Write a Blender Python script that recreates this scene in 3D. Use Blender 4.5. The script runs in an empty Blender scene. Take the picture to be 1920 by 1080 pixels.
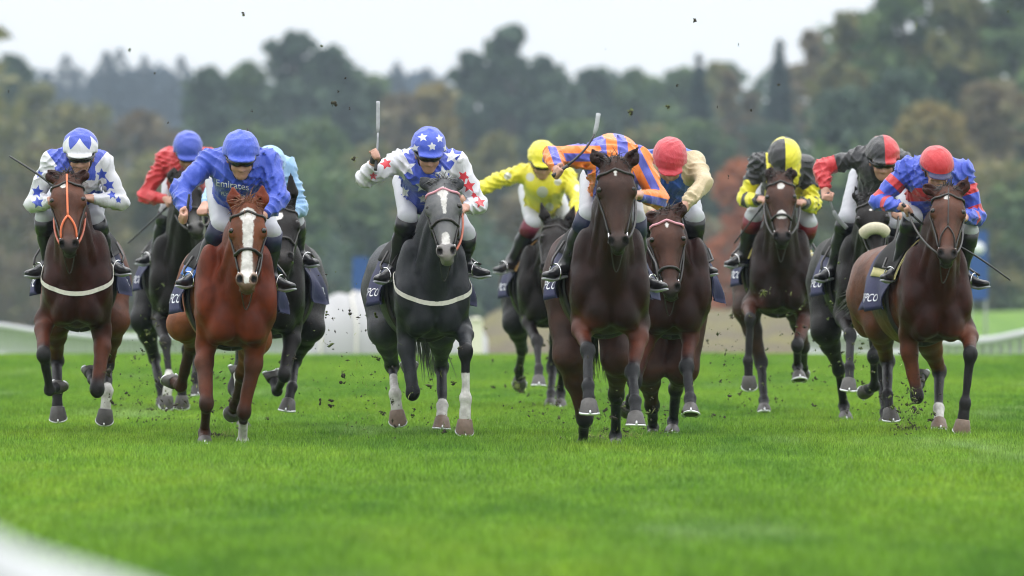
import bpy, math, random
import numpy as np
from mathutils import Vector, Matrix, noise as mnoise

# ------------------------------------------------------------------ camera, sky, sun, exposure
scene = bpy.context.scene
CAM_H = 1.08          # camera height, photographer kneeling at the rail
FPX = 16000.0         # focal length in pixels of the 1920 px wide photograph (300 mm lens)
HOR = 527.0           # horizon row of the photograph
cam_data = bpy.data.cameras.new('camera')
cam = bpy.data.objects.new('camera', cam_data)
scene.collection.objects.link(cam)
scene.camera = cam
cam_data.sensor_width = 36.0
cam_data.lens = 300.0
cam_data.clip_start = 0.5
cam_data.clip_end = 6000.0
cam.location = (0, 0, CAM_H)
cam.rotation_euler = (math.radians(90.0) - math.atan((540 - HOR) / FPX), 0, 0)
cam_data.dof.use_dof = True
cam_data.dof.focus_distance = 56.0
cam_data.dof.aperture_fstop = 3.9

CLOUD_HORIZON, CLOUD_ZENITH = 14.0, 46.0      # x 0.10 background strength
SUN_EL, SUN_AZ = math.radians(74), math.radians(-20)
world = bpy.data.worlds.new('World')
scene.world = world
world.use_nodes = True
wn = world.node_tree
wn.nodes.clear()
w_out = wn.nodes.new('ShaderNodeOutputWorld')
w_bg = wn.nodes.new('ShaderNodeBackground')
w_sky = wn.nodes.new('ShaderNodeTexSky')
w_sky.sky_type = 'NISHITA'
w_sky.sun_disc = False
w_sky.sun_elevation = SUN_EL
w_sky.sun_rotation = SUN_AZ
w_sky.air_density = 1.0
w_sky.dust_density = 4.0
w_sky.ozone_density = 1.0
w_hsv = wn.nodes.new('ShaderNodeHueSaturation')
w_hsv.inputs['Saturation'].default_value = 0.15
wn.links.new(w_sky.outputs[0], w_hsv.inputs['Color'])
# even layer of cloud: an overcast sky is about three times brighter overhead than at the horizon
w_tc = wn.nodes.new('ShaderNodeTexCoord')
w_sep = wn.nodes.new('ShaderNodeSeparateXYZ')
wn.links.new(w_tc.outputs['Generated'], w_sep.inputs[0])
w_mr = wn.nodes.new('ShaderNodeMapRange')
w_mr.inputs[1].default_value = 0.0; w_mr.inputs[2].default_value = 1.0
w_mr.inputs[3].default_value = CLOUD_HORIZON; w_mr.inputs[4].default_value = CLOUD_ZENITH
wn.links.new(w_sep.outputs[2], w_mr.inputs[0])
w_col = wn.nodes.new('ShaderNodeMix')
w_col.data_type = 'RGBA'; w_col.blend_type = 'MULTIPLY'
w_col.inputs[0].default_value = 1.0
w_col.inputs[6].default_value = (0.975, 0.99, 1.0, 1)
wn.links.new(w_mr.outputs[0], w_col.inputs[7])
w_mix = wn.nodes.new('ShaderNodeMix')
w_mix.data_type = 'RGBA'
w_mix.inputs[0].default_value = 0.85
wn.links.new(w_hsv.outputs[0], w_mix.inputs[6])
wn.links.new(w_col.outputs[2], w_mix.inputs[7])
wn.links.new(w_mix.outputs[2], w_bg.inputs['Color'])
w_bg.inputs['Strength'].default_value = 0.10
wn.links.new(w_bg.outputs[0], w_out.inputs[0])

sun_data = bpy.data.lights.new('sun', 'SUN')
sun_data.energy = 0.9
sun_data.angle = math.radians(25)
sun_data.color = (1.0, 0.97, 0.93)
sun = bpy.data.objects.new('sun', sun_data)
scene.collection.objects.link(sun)
# the light comes from very high, a little behind the field
sun.rotation_euler = (-(math.radians(90) - SUN_EL), 0, math.radians(20))

scene.view_settings.view_transform = 'Standard'
scene.view_settings.look = 'None'
scene.view_settings.exposure = -0.3
scene.view_settings.gamma = 1.0
scene.view_settings.use_curve_mapping = False
scene.render.engine = 'CYCLES'
scene.cycles.use_denoising = True
scene.cycles.denoising_prefilter = 'ACCURATE'
scene.cycles.filter_width = 1.05
scene.cycles.max_bounces = 6
scene.cycles.diffuse_bounces = 3
scene.cycles.glossy_bounces = 2
scene.cycles.transparent_max_bounces = 8
scene.cycles.volume_bounces = 0
scene.cycles.caustics_reflective = False
scene.cycles.caustics_refractive = False

rnd = random.Random(7)
COL = scene.collection
V = lambda *a: np.array(a, dtype=np.float64)
def unit(v):
    return v / max(1e-9, np.linalg.norm(v))

def wp(x, y, depth):
    """photograph pixel at a depth (metres from the camera) -> world point"""
    return V((x - 960.0) * depth / FPX, depth, CAM_H - (y - HOR) * depth / FPX)

# ------------------------------------------------------------------ object helpers
def link(o, parent=None):
    COL.objects.link(o)
    if parent is not None:
        o.parent = parent
    return o

def mesh_obj(name, verts, faces, mat, parent=None, smooth=True, origin=None):
    """origin: world point subtracted from the vertices (the root's location)"""
    v = np.asarray(verts, dtype=np.float64).reshape(-1, 3)
    if origin is not None:
        v = v - origin
    me = bpy.data.meshes.new(name)
    me.from_pydata(v.tolist(), [], faces if isinstance(faces, list) else faces.tolist())
    me.update()
    if smooth:
        me.polygons.foreach_set('use_smooth', np.ones(len(me.polygons), dtype=bool))
    if mat is not None:
        me.materials.append(mat)
    return link(bpy.data.objects.new(name, me), parent)

def empty(name, loc, label, cat, group=None):
    o = bpy.data.objects.new(name, None)
    o.empty_display_size = 0.2
    o.location = tuple(loc)
    COL.objects.link(o)
    tag(o, label, cat, group)
    return o

def tag(o, label=None, cat=None, group=None, kind=None):
    if label: o['label'] = label
    if cat: o['category'] = cat
    if group: o['group'] = group
    if kind: o['kind'] = kind
    return o

def attr_f(o, name, arr):
    a = o.data.attributes.new(name, 'FLOAT', 'POINT')
    a.data.foreach_set('value', np.asarray(arr, dtype=np.float32))

def attr_c(o, name, arr):
    a = o.data.attributes.new(name, 'FLOAT_COLOR', 'POINT')
    c = np.ones((len(arr), 4), dtype=np.float32)
    c[:, :3] = arr
    a.data.foreach_set('color', c.ravel())

class MB:
    """collects simple pieces into one mesh"""
    def __init__(s):
        s.v, s.f, s.n = [], [], 0
    def add(s, verts, faces):
        verts = np.asarray(verts, dtype=np.float64)
        s.f += [tuple(int(i) + s.n for i in q) for q in faces]
        s.v.append(verts)
        s.n += len(verts)
    def tube(s, pts, r, seg=6, flat=None, caps=True):
        """tube along pts; r scalar or list; flat=(vec, factor) squashes the section along vec"""
        pts = [np.asarray(p, float) for p in pts]
        n = len(pts)
        rr = [r] * n if np.isscalar(r) else list(r)
        up = None
        rings = []
        for i, p in enumerate(pts):
            t = unit(pts[min(i + 1, n - 1)] - pts[max(i - 1, 0)])
            if up is None:
                up = unit(np.cross(t, V(0.31, 0.77, 0.55)))
            a = unit(up - t * np.dot(up, t)); b = np.cross(t, a); up = a
            for k in range(seg):
                th = 2 * math.pi * k / seg
                o = (a * math.cos(th) + b * math.sin(th)) * rr[i]
                if flat is not None:
                    o = o - flat[0] * np.dot(o, flat[0]) * (1 - flat[1])
                rings.append(p + o)
        fs = [(i * seg + k, i * seg + (k + 1) % seg, (i + 1) * seg + (k + 1) % seg, (i + 1) * seg + k) for i in range(n - 1) for k in range(seg)]
        if caps:
            fs.append(tuple(range(seg))[::-1]); fs.append(tuple((n - 1) * seg + k for k in range(seg)))
        s.add(rings, fs)
    def box(s, c, h, R=None):
        R = np.eye(3) if R is None else R
        vs = [c + R @ V(x * h[0], y * h[1], z * h[2]) for x in (-1, 1) for y in (-1, 1) for z in (-1, 1)]
        s.add(vs, [(0, 1, 3, 2), (4, 6, 7, 5), (0, 4, 5, 1), (2, 3, 7, 6), (0, 2, 6, 4), (1, 5, 7, 3)])
    def build(s, name, mat, parent=None, origin=None, smooth=True):
        return mesh_obj(name, np.concatenate(s.v), s.f, mat, parent, smooth, origin)

# ------------------------------------------------------------------ signed-distance modelling (bodies and clothes as continuous surfaces)
class SDF:
    def __init__(s):
        s.p = []
        s.fold = None
    def cone(s, a, b, r1, r2, k=0.04, flat=None):
        s.p.append(('c', np.asarray(a, float), np.asarray(b, float), float(r1), float(r2), flat, k)); return s
    def ell(s, c, r, R=None, k=0.04, op='+'):
        r = V(r, r, r) if np.isscalar(r) else np.asarray(r, float)
        s.p.append(('e' if op == '+' else 's', np.asarray(c, float), r, np.eye(3) if R is None else np.asarray(R, float), None, None, k)); return s
    def cut(s, c, n):
        s.p.append(('h', np.asarray(c, float), unit(np.asarray(n, float)), 0, 0, None, 0)); return s
    @staticmethod
    def _d(q, X, Y, Z):
        ty = q[0]
        if ty == 'c':
            a, b, r1, r2, fl = q[1], q[2], q[3], q[4], q[5]
            ba = b - a; L2 = max(1e-12, float(ba @ ba))
            px, py, pz = X - a[0], Y - a[1], Z - a[2]
            t = np.clip((px * ba[0] + py * ba[1] + pz * ba[2]) / L2, 0, 1)
            ox, oy, oz = px - t * ba[0], py - t * ba[1], pz - t * ba[2]
            if fl is not None:
                u, fac = fl
                w = (ox * u[0] + oy * u[1] + oz * u[2]) * (1 / fac - 1)
                ox, oy, oz = ox + w * u[0], oy + w * u[1], oz + w * u[2]
                d = np.sqrt(ox * ox + oy * oy + oz * oz) - (r1 + (r2 - r1) * t)
                return d * min(1.0, fac) if fac < 1 else d
            return np.sqrt(ox * ox + oy * oy + oz * oz) - (r1 + (r2 - r1) * t)
        if ty in 'es':
            c, r, R = q[1], q[2], q[3]
            px, py, pz = X - c[0], Y - c[1], Z - c[2]
            k0 = 0; k1 = 0
            for i in range(3):
                e = (px * R[0, i] + py * R[1, i] + pz * R[2, i]) / r[i]
                k0 = k0 + e * e
                k1 = k1 + (e / r[i]) ** 2
            k0 = np.sqrt(k0); k1 = np.sqrt(k1)
            return k0 * (k0 - 1) / np.maximum(k1, 1e-6)
        c, n = q[1], q[2]
        return (X - c[0]) * n[0] + (Y - c[1]) * n[1] + (Z - c[2]) * n[2]
    @staticmethod
    def _comb(ty, d, e, k):
        if ty in 'ce':
            h = np.clip(0.5 + 0.5 * (d - e) / k, 0, 1)
            return d * (1 - h) + e * h - k * h * (1 - h)
        if ty == 's':
            h = np.clip(0.5 - 0.5 * (d + e) / k, 0, 1)
            return d * (1 - h) - e * h + k * h * (1 - h)
        return np.maximum(d, e)
    def _box(s, q):
        if q[0] == 'c':
            r = max(q[3], q[4]) * (max(1.0, q[5][1]) if q[5] is not None else 1.0)
            return np.minimum(q[1], q[2]) - r, np.maximum(q[1], q[2]) + r
        m = np.sqrt(((q[3] * q[2][None, :]) ** 2).sum(axis=1))
        return q[1] - m, q[1] + m
    def bounds(s):
        bs = [s._box(q) for q in s.p if q[0] in 'ce']
        return np.min([b[0] for b in bs], axis=0), np.max([b[1] for b in bs], axis=0)
    def ev(s, P):
        P = np.asarray(P, float)
        X, Y, Z = P[..., 0], P[..., 1], P[..., 2]
        d = np.full(X.shape, 1.0)
        for q in s.p:
            d = s._comb(q[0], d, s._d(q, X, Y, Z), q[6])
        return d
    def grad(s, P, e=0.003):
        g = np.stack([s.ev(P + V(e, 0, 0)) - s.ev(P - V(e, 0, 0)), s.ev(P + V(0, e, 0)) - s.ev(P - V(0, e, 0)), s.ev(P + V(0, 0, e)) - s.ev(P - V(0, 0, e))], -1)
        return g / np.maximum(1e-9, np.linalg.norm(g, axis=-1, keepdims=True))
    def onto(s, P, off=0.0, it=6):
        """move points to the surface along the gradient"""
        P = np.array(P, float)
        for _ in range(it):
            P = P - (s.ev(P) - off)[..., None] * s.grad(P) * 0.9
        return P
    def ray(s, o, d, tmax=1.2, off=0.0, n=80, first=False):
        """outermost crossing going out from o along d (arrays broadcast)"""
        o = np.asarray(o, float); d = np.asarray(d, float)
        ts = np.linspace(0, tmax, n)
        P = o[..., None, :] + d[..., None, :] * ts[:, None]
        e = s.ev(P) - off
        ins = e < 0
        idx = n - 1 - np.argmax(ins[..., ::-1], axis=-1)
        if first:
            idx = np.maximum(0, np.argmax(~ins, axis=-1) - 1)
        idx = np.where(ins.any(-1), idx, 0)
        i2 = np.minimum(idx + 1, n - 1)
        e1 = np.take_along_axis(e, idx[..., None], -1)[..., 0]; e2 = np.take_along_axis(e, i2[..., None], -1)[..., 0]
        f = np.clip(-e1 / np.where(np.abs(e2 - e1) < 1e-9, 1, e2 - e1), 0, 1)
        t = ts[idx] + f * (ts[1] - ts[0])
        return o + d * t[..., None]
    def mesh(s, vox):
        lo, hi = s.bounds()
        lo = lo - 3 * vox; hi = hi + 3 * vox
        n = np.ceil((hi - lo) / vox).astype(int) + 1
        ax = [(lo[i] + vox * np.arange(n[i])).astype(np.float32) for i in range(3)]
        D = np.full(n, 1.0, dtype=np.float32)
        for q in s.p:
            if q[0] == 'h':
                i0 = [0, 0, 0]; i1 = list(n)
            else:
                b0, b1 = s._box(q)
                m = q[6] * 1.0 + 2.5 * vox
                i0 = np.maximum(0, np.floor((b0 - m - lo) / vox).astype(int)); i1 = np.minimum(n, np.ceil((b1 + m - lo) / vox).astype(int) + 1)
            sl = tuple(slice(int(i0[i]), int(i1[i])) for i in range(3))
            X = ax[0][sl[0]][:, None, None]; Y = ax[1][sl[1]][None, :, None]; Z = ax[2][sl[2]][None, None, :]
            D[sl] = s._comb(q[0], D[sl], s._d(q, X, Y, Z), q[6])
        if s.fold is not None:
            idx = np.nonzero(np.abs(D) < 0.06)
            P = np.stack([ax[0][idx[0]], ax[1][idx[1]], ax[2][idx[2]]], -1)
            D[idx] += s.fold(P).astype(np.float32)
        return surface_nets(D, lo, vox)

def surface_nets(D, lo, vox):
    S = D < 0
    n = np.array(D.shape)
    cnt = np.zeros(n - 1, dtype=np.int8)
    for a in (0, 1):
        for b in (0, 1):
            for c in (0, 1):
                cnt += S[a:n[0] - 1 + a, b:n[1] - 1 + b, c:n[2] - 1 + c]
    act = np.nonzero((cnt > 0) & (cnt < 8))
    m = len(act[0])
    vid = np.full(n - 1, -1, dtype=np.int64)
    vid[act] = np.arange(m)
    cor = {}
    for a in (0, 1):
        for b in (0, 1):
            for c in (0, 1):
                cor[(a, b, c)] = D[act[0] + a, act[1] + b, act[2] + c].astype(np.float64)
    acc = np.zeros((m, 3)); w = np.zeros(m)
    for ax in range(3):
        for u in (0, 1):
            for v in (0, 1):
                p0 = [0, 0, 0]; o = [i for i in range(3) if i != ax]
                p0[o[0]] = u; p0[o[1]] = v
                p1 = list(p0); p1[ax] = 1
                d0, d1 = cor[tuple(p0)], cor[tuple(p1)]
                x = (d0 < 0) != (d1 < 0)
                t = np.where(x, d0 / np.where(x, d0 - d1, 1), 0)
                pt = np.zeros((m, 3)); pt[:, o[0]] = u; pt[:, o[1]] = v; pt[:, ax] = t
                acc += pt * x[:, None]; w += x
    loc = acc / w[:, None]
    # one Newton step on the trilinear field
    def tri(f):
        x, y, z = loc[:, 0], loc[:, 1], loc[:, 2]
        val = 0; gx = 0; gy = 0; gz = 0
        for (a, b, c), d in cor.items():
            wx = x if a else 1 - x; wy = y if b else 1 - y; wz = z if c else 1 - z
            val = val + d * wx * wy * wz
            gx = gx + d * (1 if a else -1) * wy * wz; gy = gy + d * (1 if b else -1) * wx * wz; gz = gz + d * (1 if c else -1) * wx * wy
        return val, np.stack([gx, gy, gz], -1)
    val, g = tri(loc)
    loc = np.clip(loc - val[:, None] * g / np.maximum((g * g).sum(-1), 1e-12)[:, None], 0, 1)
    P = lo + (np.stack(act, -1) + loc) * vox
    quads = []
    for ax in range(3):
        a = [slice(None)] * 3; b = [slice(None)] * 3
        a[ax] = slice(0, -1); b[ax] = slice(1, None)
        s0, s1 = S[tuple(a)], S[tuple(b)]
        e = np.nonzero(s0 != s1)
        o1, o2 = [(1, 2), (2, 0), (0, 1)][ax]
        ok = (e[o1] > 0) & (e[o2] > 0) & (e[o1] < n[o1] - 1) & (e[o2] < n[o2] - 1)
        e = [q[ok] for q in e]
        ins = s0[tuple(e)]
        def cell(d1, d2):
            c = [q.copy() for q in e]; c[o1] -= d1; c[o2] -= d2
            return vid[tuple(c)]
        q = np.stack([cell(1, 1), cell(0, 1), cell(0, 0), cell(1, 0)], -1)
        q[~ins] = q[~ins][:, ::-1]
        quads.append(q)
    return P, np.concatenate(quads)

def sinnoise(freq, seed, octv=5):
    r = np.random.RandomState(seed)
    ks = [(unit(r.normal(size=3)) * freq * (0.6 + 0.9 * r.rand()), r.rand() * 6.28) for _ in range(octv)]
    return lambda P: sum(np.sin(P @ k + ph) for k, ph in ks) / octv

def sstep(a, b, x):
    t = np.clip((x - a) / (b - a), 0, 1)
    return t * t * (3 - 2 * t)
# ------------------------------------------------------------------ materials
def new_mat(name):
    m = bpy.data.materials.new(name)
    m.use_nodes = True
    nt = m.node_tree
    b = nt.nodes['Principled BSDF']
    return m, nt, b

def nd(nt, t, **kw):
    n = nt.nodes.new(t)
    for k, v in kw.items():
        setattr(n, k, v)
    return n

def mixc(nt, fac, a, b, blend='MIX'):
    n = nd(nt, 'ShaderNodeMix', data_type='RGBA', blend_type=blend)
    for sock, val in ((n.inputs[0], fac), (n.inputs[6], a), (n.inputs[7], b)):
        if hasattr(val, 'links') or isinstance(val, bpy.types.NodeSocket):
            nt.links.new(val, sock)
        elif isinstance(val, (tuple, list)):
            sock.default_value = tuple(val) + ((1,) if len(val) == 3 else ())
        else:
            sock.default_value = val
    return n.outputs[2]

def ramp(nt, val, a, b):
    n = nd(nt, 'ShaderNodeMapRange')
    n.interpolation_type = 'SMOOTHSTEP'
    n.inputs[1].default_value = a
    n.inputs[2].default_value = b
    nt.links.new(val, n.inputs[0])
    return n.outputs[0]

def noise(nt, scale, detail=4, rough=0.55, coord='Object', stretch=None):
    tc = nd(nt, 'ShaderNodeTexCoord')
    src = tc.outputs[coord]
    if stretch:
        mp = nd(nt, 'ShaderNodeMapping')
        mp.inputs['Scale'].default_value = stretch
        nt.links.new(src, mp.inputs[0]); src = mp.outputs[0]
    n = nd(nt, 'ShaderNodeTexNoise')
    n.inputs['Scale'].default_value = scale
    n.inputs['Detail'].default_value = detail
    n.inputs['Roughness'].default_value = rough
    nt.links.new(src, n.inputs['Vector'])
    return n.outputs[0]

def bump(nt, b, h, strength, dist=0.01):
    n = nd(nt, 'ShaderNodeBump')
    n.inputs['Strength'].default_value = strength
    n.inputs['Distance'].default_value = dist
    nt.links.new(h, n.inputs['Height'])
    nt.links.new(n.outputs[0], b.inputs['Normal'])

_mats = {}
def plain(name, col, rough=0.5, metal=0.0, var=0.15, scale=30, bmp=0.1, sheen=0.0, spec=0.5):
    if name in _mats:
        return _mats[name]
    m, nt, b = new_mat(name)
    n = noise(nt, scale)
    dark = tuple(c * (1 - var) for c in col); lite = tuple(min(1, c * (1 + var)) for c in col)
    nt.links.new(mixc(nt, n, dark, lite), b.inputs['Base Color'])
    b.inputs['Roughness'].default_value = rough
    b.inputs['Metallic'].default_value = metal
    b.inputs['Specular IOR Level'].default_value = spec
    if sheen:
        b.inputs['Sheen Weight'].default_value = sheen
    if bmp:
        bump(nt, b, noise(nt, scale * 3), bmp)
    _mats[name] = m
    return m

def attr(nt, name):
    a = nd(nt, 'ShaderNodeAttribute')
    a.attribute_name = name
    return a

def coat_material():
    m, nt, b = new_mat('horse_coat')
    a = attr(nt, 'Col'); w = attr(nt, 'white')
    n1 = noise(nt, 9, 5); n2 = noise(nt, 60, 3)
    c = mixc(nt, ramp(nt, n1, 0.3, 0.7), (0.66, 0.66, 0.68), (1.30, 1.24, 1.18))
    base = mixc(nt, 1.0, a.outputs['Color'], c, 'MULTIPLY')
    mth = nd(nt, 'ShaderNodeMath', operation='MULTIPLY_ADD')
    nt.links.new(n2, mth.inputs[0]); mth.inputs[1].default_value = 0.02; nt.links.new(w.outputs['Fac'], mth.inputs[2])
    wf = ramp(nt, mth.outputs[0], 0.006, 0.016)
    wc = mixc(nt, ramp(nt, noise(nt, 22, 5), .3, .7), (0.42, 0.40, 0.38), (0.68, 0.66, 0.64))
    nt.links.new(mixc(nt, wf, base, wc), b.inputs['Base Color'])
    rg = nd(nt, 'ShaderNodeMapRange')
    rg.inputs[1].default_value = .3; rg.inputs[2].default_value = .7; rg.inputs[3].default_value = .28; rg.inputs[4].default_value = .50
    nt.links.new(noise(nt, 5, 4), rg.inputs[0]); nt.links.new(rg.outputs[0], b.inputs['Roughness'])
    b.inputs['Specular IOR Level'].default_value = 0.17
    h = nd(nt, 'ShaderNodeMath', operation='ADD')
    nt.links.new(noise(nt, 26, 3), h.inputs[0]); nt.links.new(noise(nt, 240, 2), h.inputs[1])
    bump(nt, b, h.outputs[0], 0.34, 0.014)
    return m

def silk_material(name, base, c1=None, c2=None, rough=0.42):
    """base colour with up to two pattern colours, chosen by the distance fields pat1 / pat2 on the cloth"""
    m, nt, b = new_mat(name)
    n = noise(nt, 14, 4)
    col = mixc(nt, n, tuple(c * 0.85 for c in base), tuple(min(1, c * 1.12) for c in base))
    for i, c in ((1, c1), (2, c2)):
        if c is not None:
            f = ramp(nt, attr(nt, 'pat%d' % i).outputs['Fac'], -0.0012, 0.0012)
            col = mixc(nt, f, col, mixc(nt, n, tuple(q * 0.88 for q in c), tuple(min(1, q * 1.08) for q in c)))
    nt.links.new(col, b.inputs['Base Color'])
    b.inputs['Roughness'].default_value = rough
    b.inputs['Specular IOR Level'].default_value = 0.4
    b.inputs['Sheen Weight'].default_value = 0.25
    h = nd(nt, 'ShaderNodeMath', operation='MULTIPLY_ADD')
    nt.links.new(noise(nt, 900, 1), h.inputs[0]); h.inputs[1].default_value = 0.12
    nt.links.new(noise(nt, 34, 3, 0.6, stretch=(1.0, 1.0, 0.45)), h.inputs[2])
    bump(nt, b, h.outputs[0], 0.42, 0.02)
    return m

M_COAT = coat_material()
M_HAIR = {}
def hair_mat(col):
    k = 'horse_hair_%d' % len(M_HAIR)
    if col not in M_HAIR:
        M_HAIR[col] = plain(k, col, 0.45, var=0.4, scale=40, bmp=0)
    return M_HAIR[col]
M_HOOF = plain('hoof_horn', (0.055, 0.050, 0.047), 0.5, var=0.5, scale=35, bmp=0.25)
M_HOOF_L = plain('pale_hoof_horn', (0.17, 0.115, 0.085), 0.5, var=0.5, scale=35, bmp=0.25)
M_SHOE = plain('aluminium_shoe', (0.75, 0.76, 0.78), 0.32, 0.7, 0.1, 40, 0.1)
M_EYE = plain('eye', (0.008, 0.006, 0.005), 0.08, var=0.2, bmp=0)
M_LEATHER = plain('black_leather', (0.018, 0.015, 0.014), 0.42, var=0.3, scale=50)
M_SADDLE = plain('saddle_leather', (0.012, 0.011, 0.011), 0.7, var=0.3, scale=30, spec=.2)
M_ORANGE = plain('orange_rubber', (0.72, 0.17, 0.07), 0.5, var=0.12)
M_TAN = plain('brown_rein_rubber', (0.38, 0.09, 0.045), 0.55, var=0.15)
M_STEEL = plain('polished_steel', (0.72, 0.72, 0.73), 0.22, 1.0, 0.08, 40, 0.05)
M_WEB = plain('white_webbing', (0.62, 0.60, 0.54), 0.7, var=0.15, scale=60, bmp=0.3)
M_NAVY = plain('navy_saddle_cloth', (0.010, 0.012, 0.058), 0.72, var=0.25, scale=18, bmp=0.25)
M_PRINT = plain('white_print', (0.72, 0.73, 0.78), 0.6, var=0.06, bmp=0)
M_FLEECE = plain('cream_sheepskin', (0.58, 0.53, 0.40), 0.95, var=0.22, scale=60, bmp=0.8)
M_BEAD = plain('red_white_browband', (0.55, 0.25, 0.30), 0.4, var=0.2)

# ------------------------------------------------------------------ horse
def ring_pts(n, f):
    return [f(2 * math.pi * i / n) for i in range(n)]

def build_hoof(root, org, F, C, fwd, lat, pale, size=1.0):
    """hoof and shoe; axis runs fetlock -> toe, the sole is set back at its natural angle"""
    ax = unit(C - F)
    dors = unit(fwd * (-ax[2]) + V(0, 0, 1) * float(ax @ fwd))
    dors = unit(dors - ax * (dors @ ax))
    side = np.cross(ax, dors)
    ns = unit(math.cos(0.6) * ax - math.sin(0.6) * dors)       # sole normal
    df = unit(dors - ns * (dors @ ns))                         # toe direction in the sole
    top = C - ax * 0.080 * size
    rings = []
    for j, (t, rs) in enumerate(((0, 0.043), (0.06, 0.049), (0.5, 0.056), (0.93, 0.0635), (1.0, 0.0635))):
        nn = unit(ax * (1 - t) + ns * t); dd = unit(dors - nn * (dors @ nn)); cc = top + (C - top) * t
        for k in range(18):
            th = 2 * math.pi * k / 18
            y = math.cos(th); x = math.sin(th)
            heel = 0.80 if y < -0.5 else 1.0
            rings.append(cc + (dd * y * 1.02 * heel + side * x * 0.98) * rs * size)
    fs = [(j * 18 + k, j * 18 + (k + 1) % 18, (j + 1) * 18 + (k + 1) % 18, (j + 1) * 18 + k) for j in range(4) for k in range(18)]
    fs += [tuple(range(17, -1, -1)), tuple(72 + k for k in range(18))]
    hoof = mesh_obj('hoof', rings, fs, M_HOOF_L if pale else M_HOOF, root, True, org)
    mb = MB()
    pts = []
    for k in range(15):
        th = -2.5 + 5.0 * k / 14
        y = math.cos(th); heel = 0.82 if y < -0.5 else 1.0
        pts.append(C + ns * 0.005 + (df * y * heel * 1.02 + side * math.sin(th)) * 0.0575 * size)
    mb.tube(pts, 0.0085 * size, 6)
    mb.tube([C + df * 0.064 * size + ns * 0.004, C + df * 0.061 * size - ns * 0.020], [0.009, 0.004], 6)
    mb.build('horseshoe', M_SHOE, hoof, org)
    return hoof

def strands(mb, starts, dirs, length, r, droop, seed, seg=4, wave=0.02, jit=.16):
    rr = random.Random(seed)
    for s0, d0 in zip(starts, dirs):
        p = np.array(s0, float); d = unit(np.array(d0, float) + V(rr.gauss(0, jit), rr.gauss(0, jit), rr.gauss(0, jit)))
        L = length * rr.uniform(0.6, 1.1); n = 5
        pts = [p.copy()]
        for i in range(n):
            d = unit(d + V(rr.gauss(0, wave * 4), rr.gauss(0, wave * 4), -droop))
            p = p + d * L / n
            pts.append(p.copy())
        mb.tube(pts, [r, r, r * .9, r * .7, r * .45, r * .1], seg, caps=False)

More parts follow.
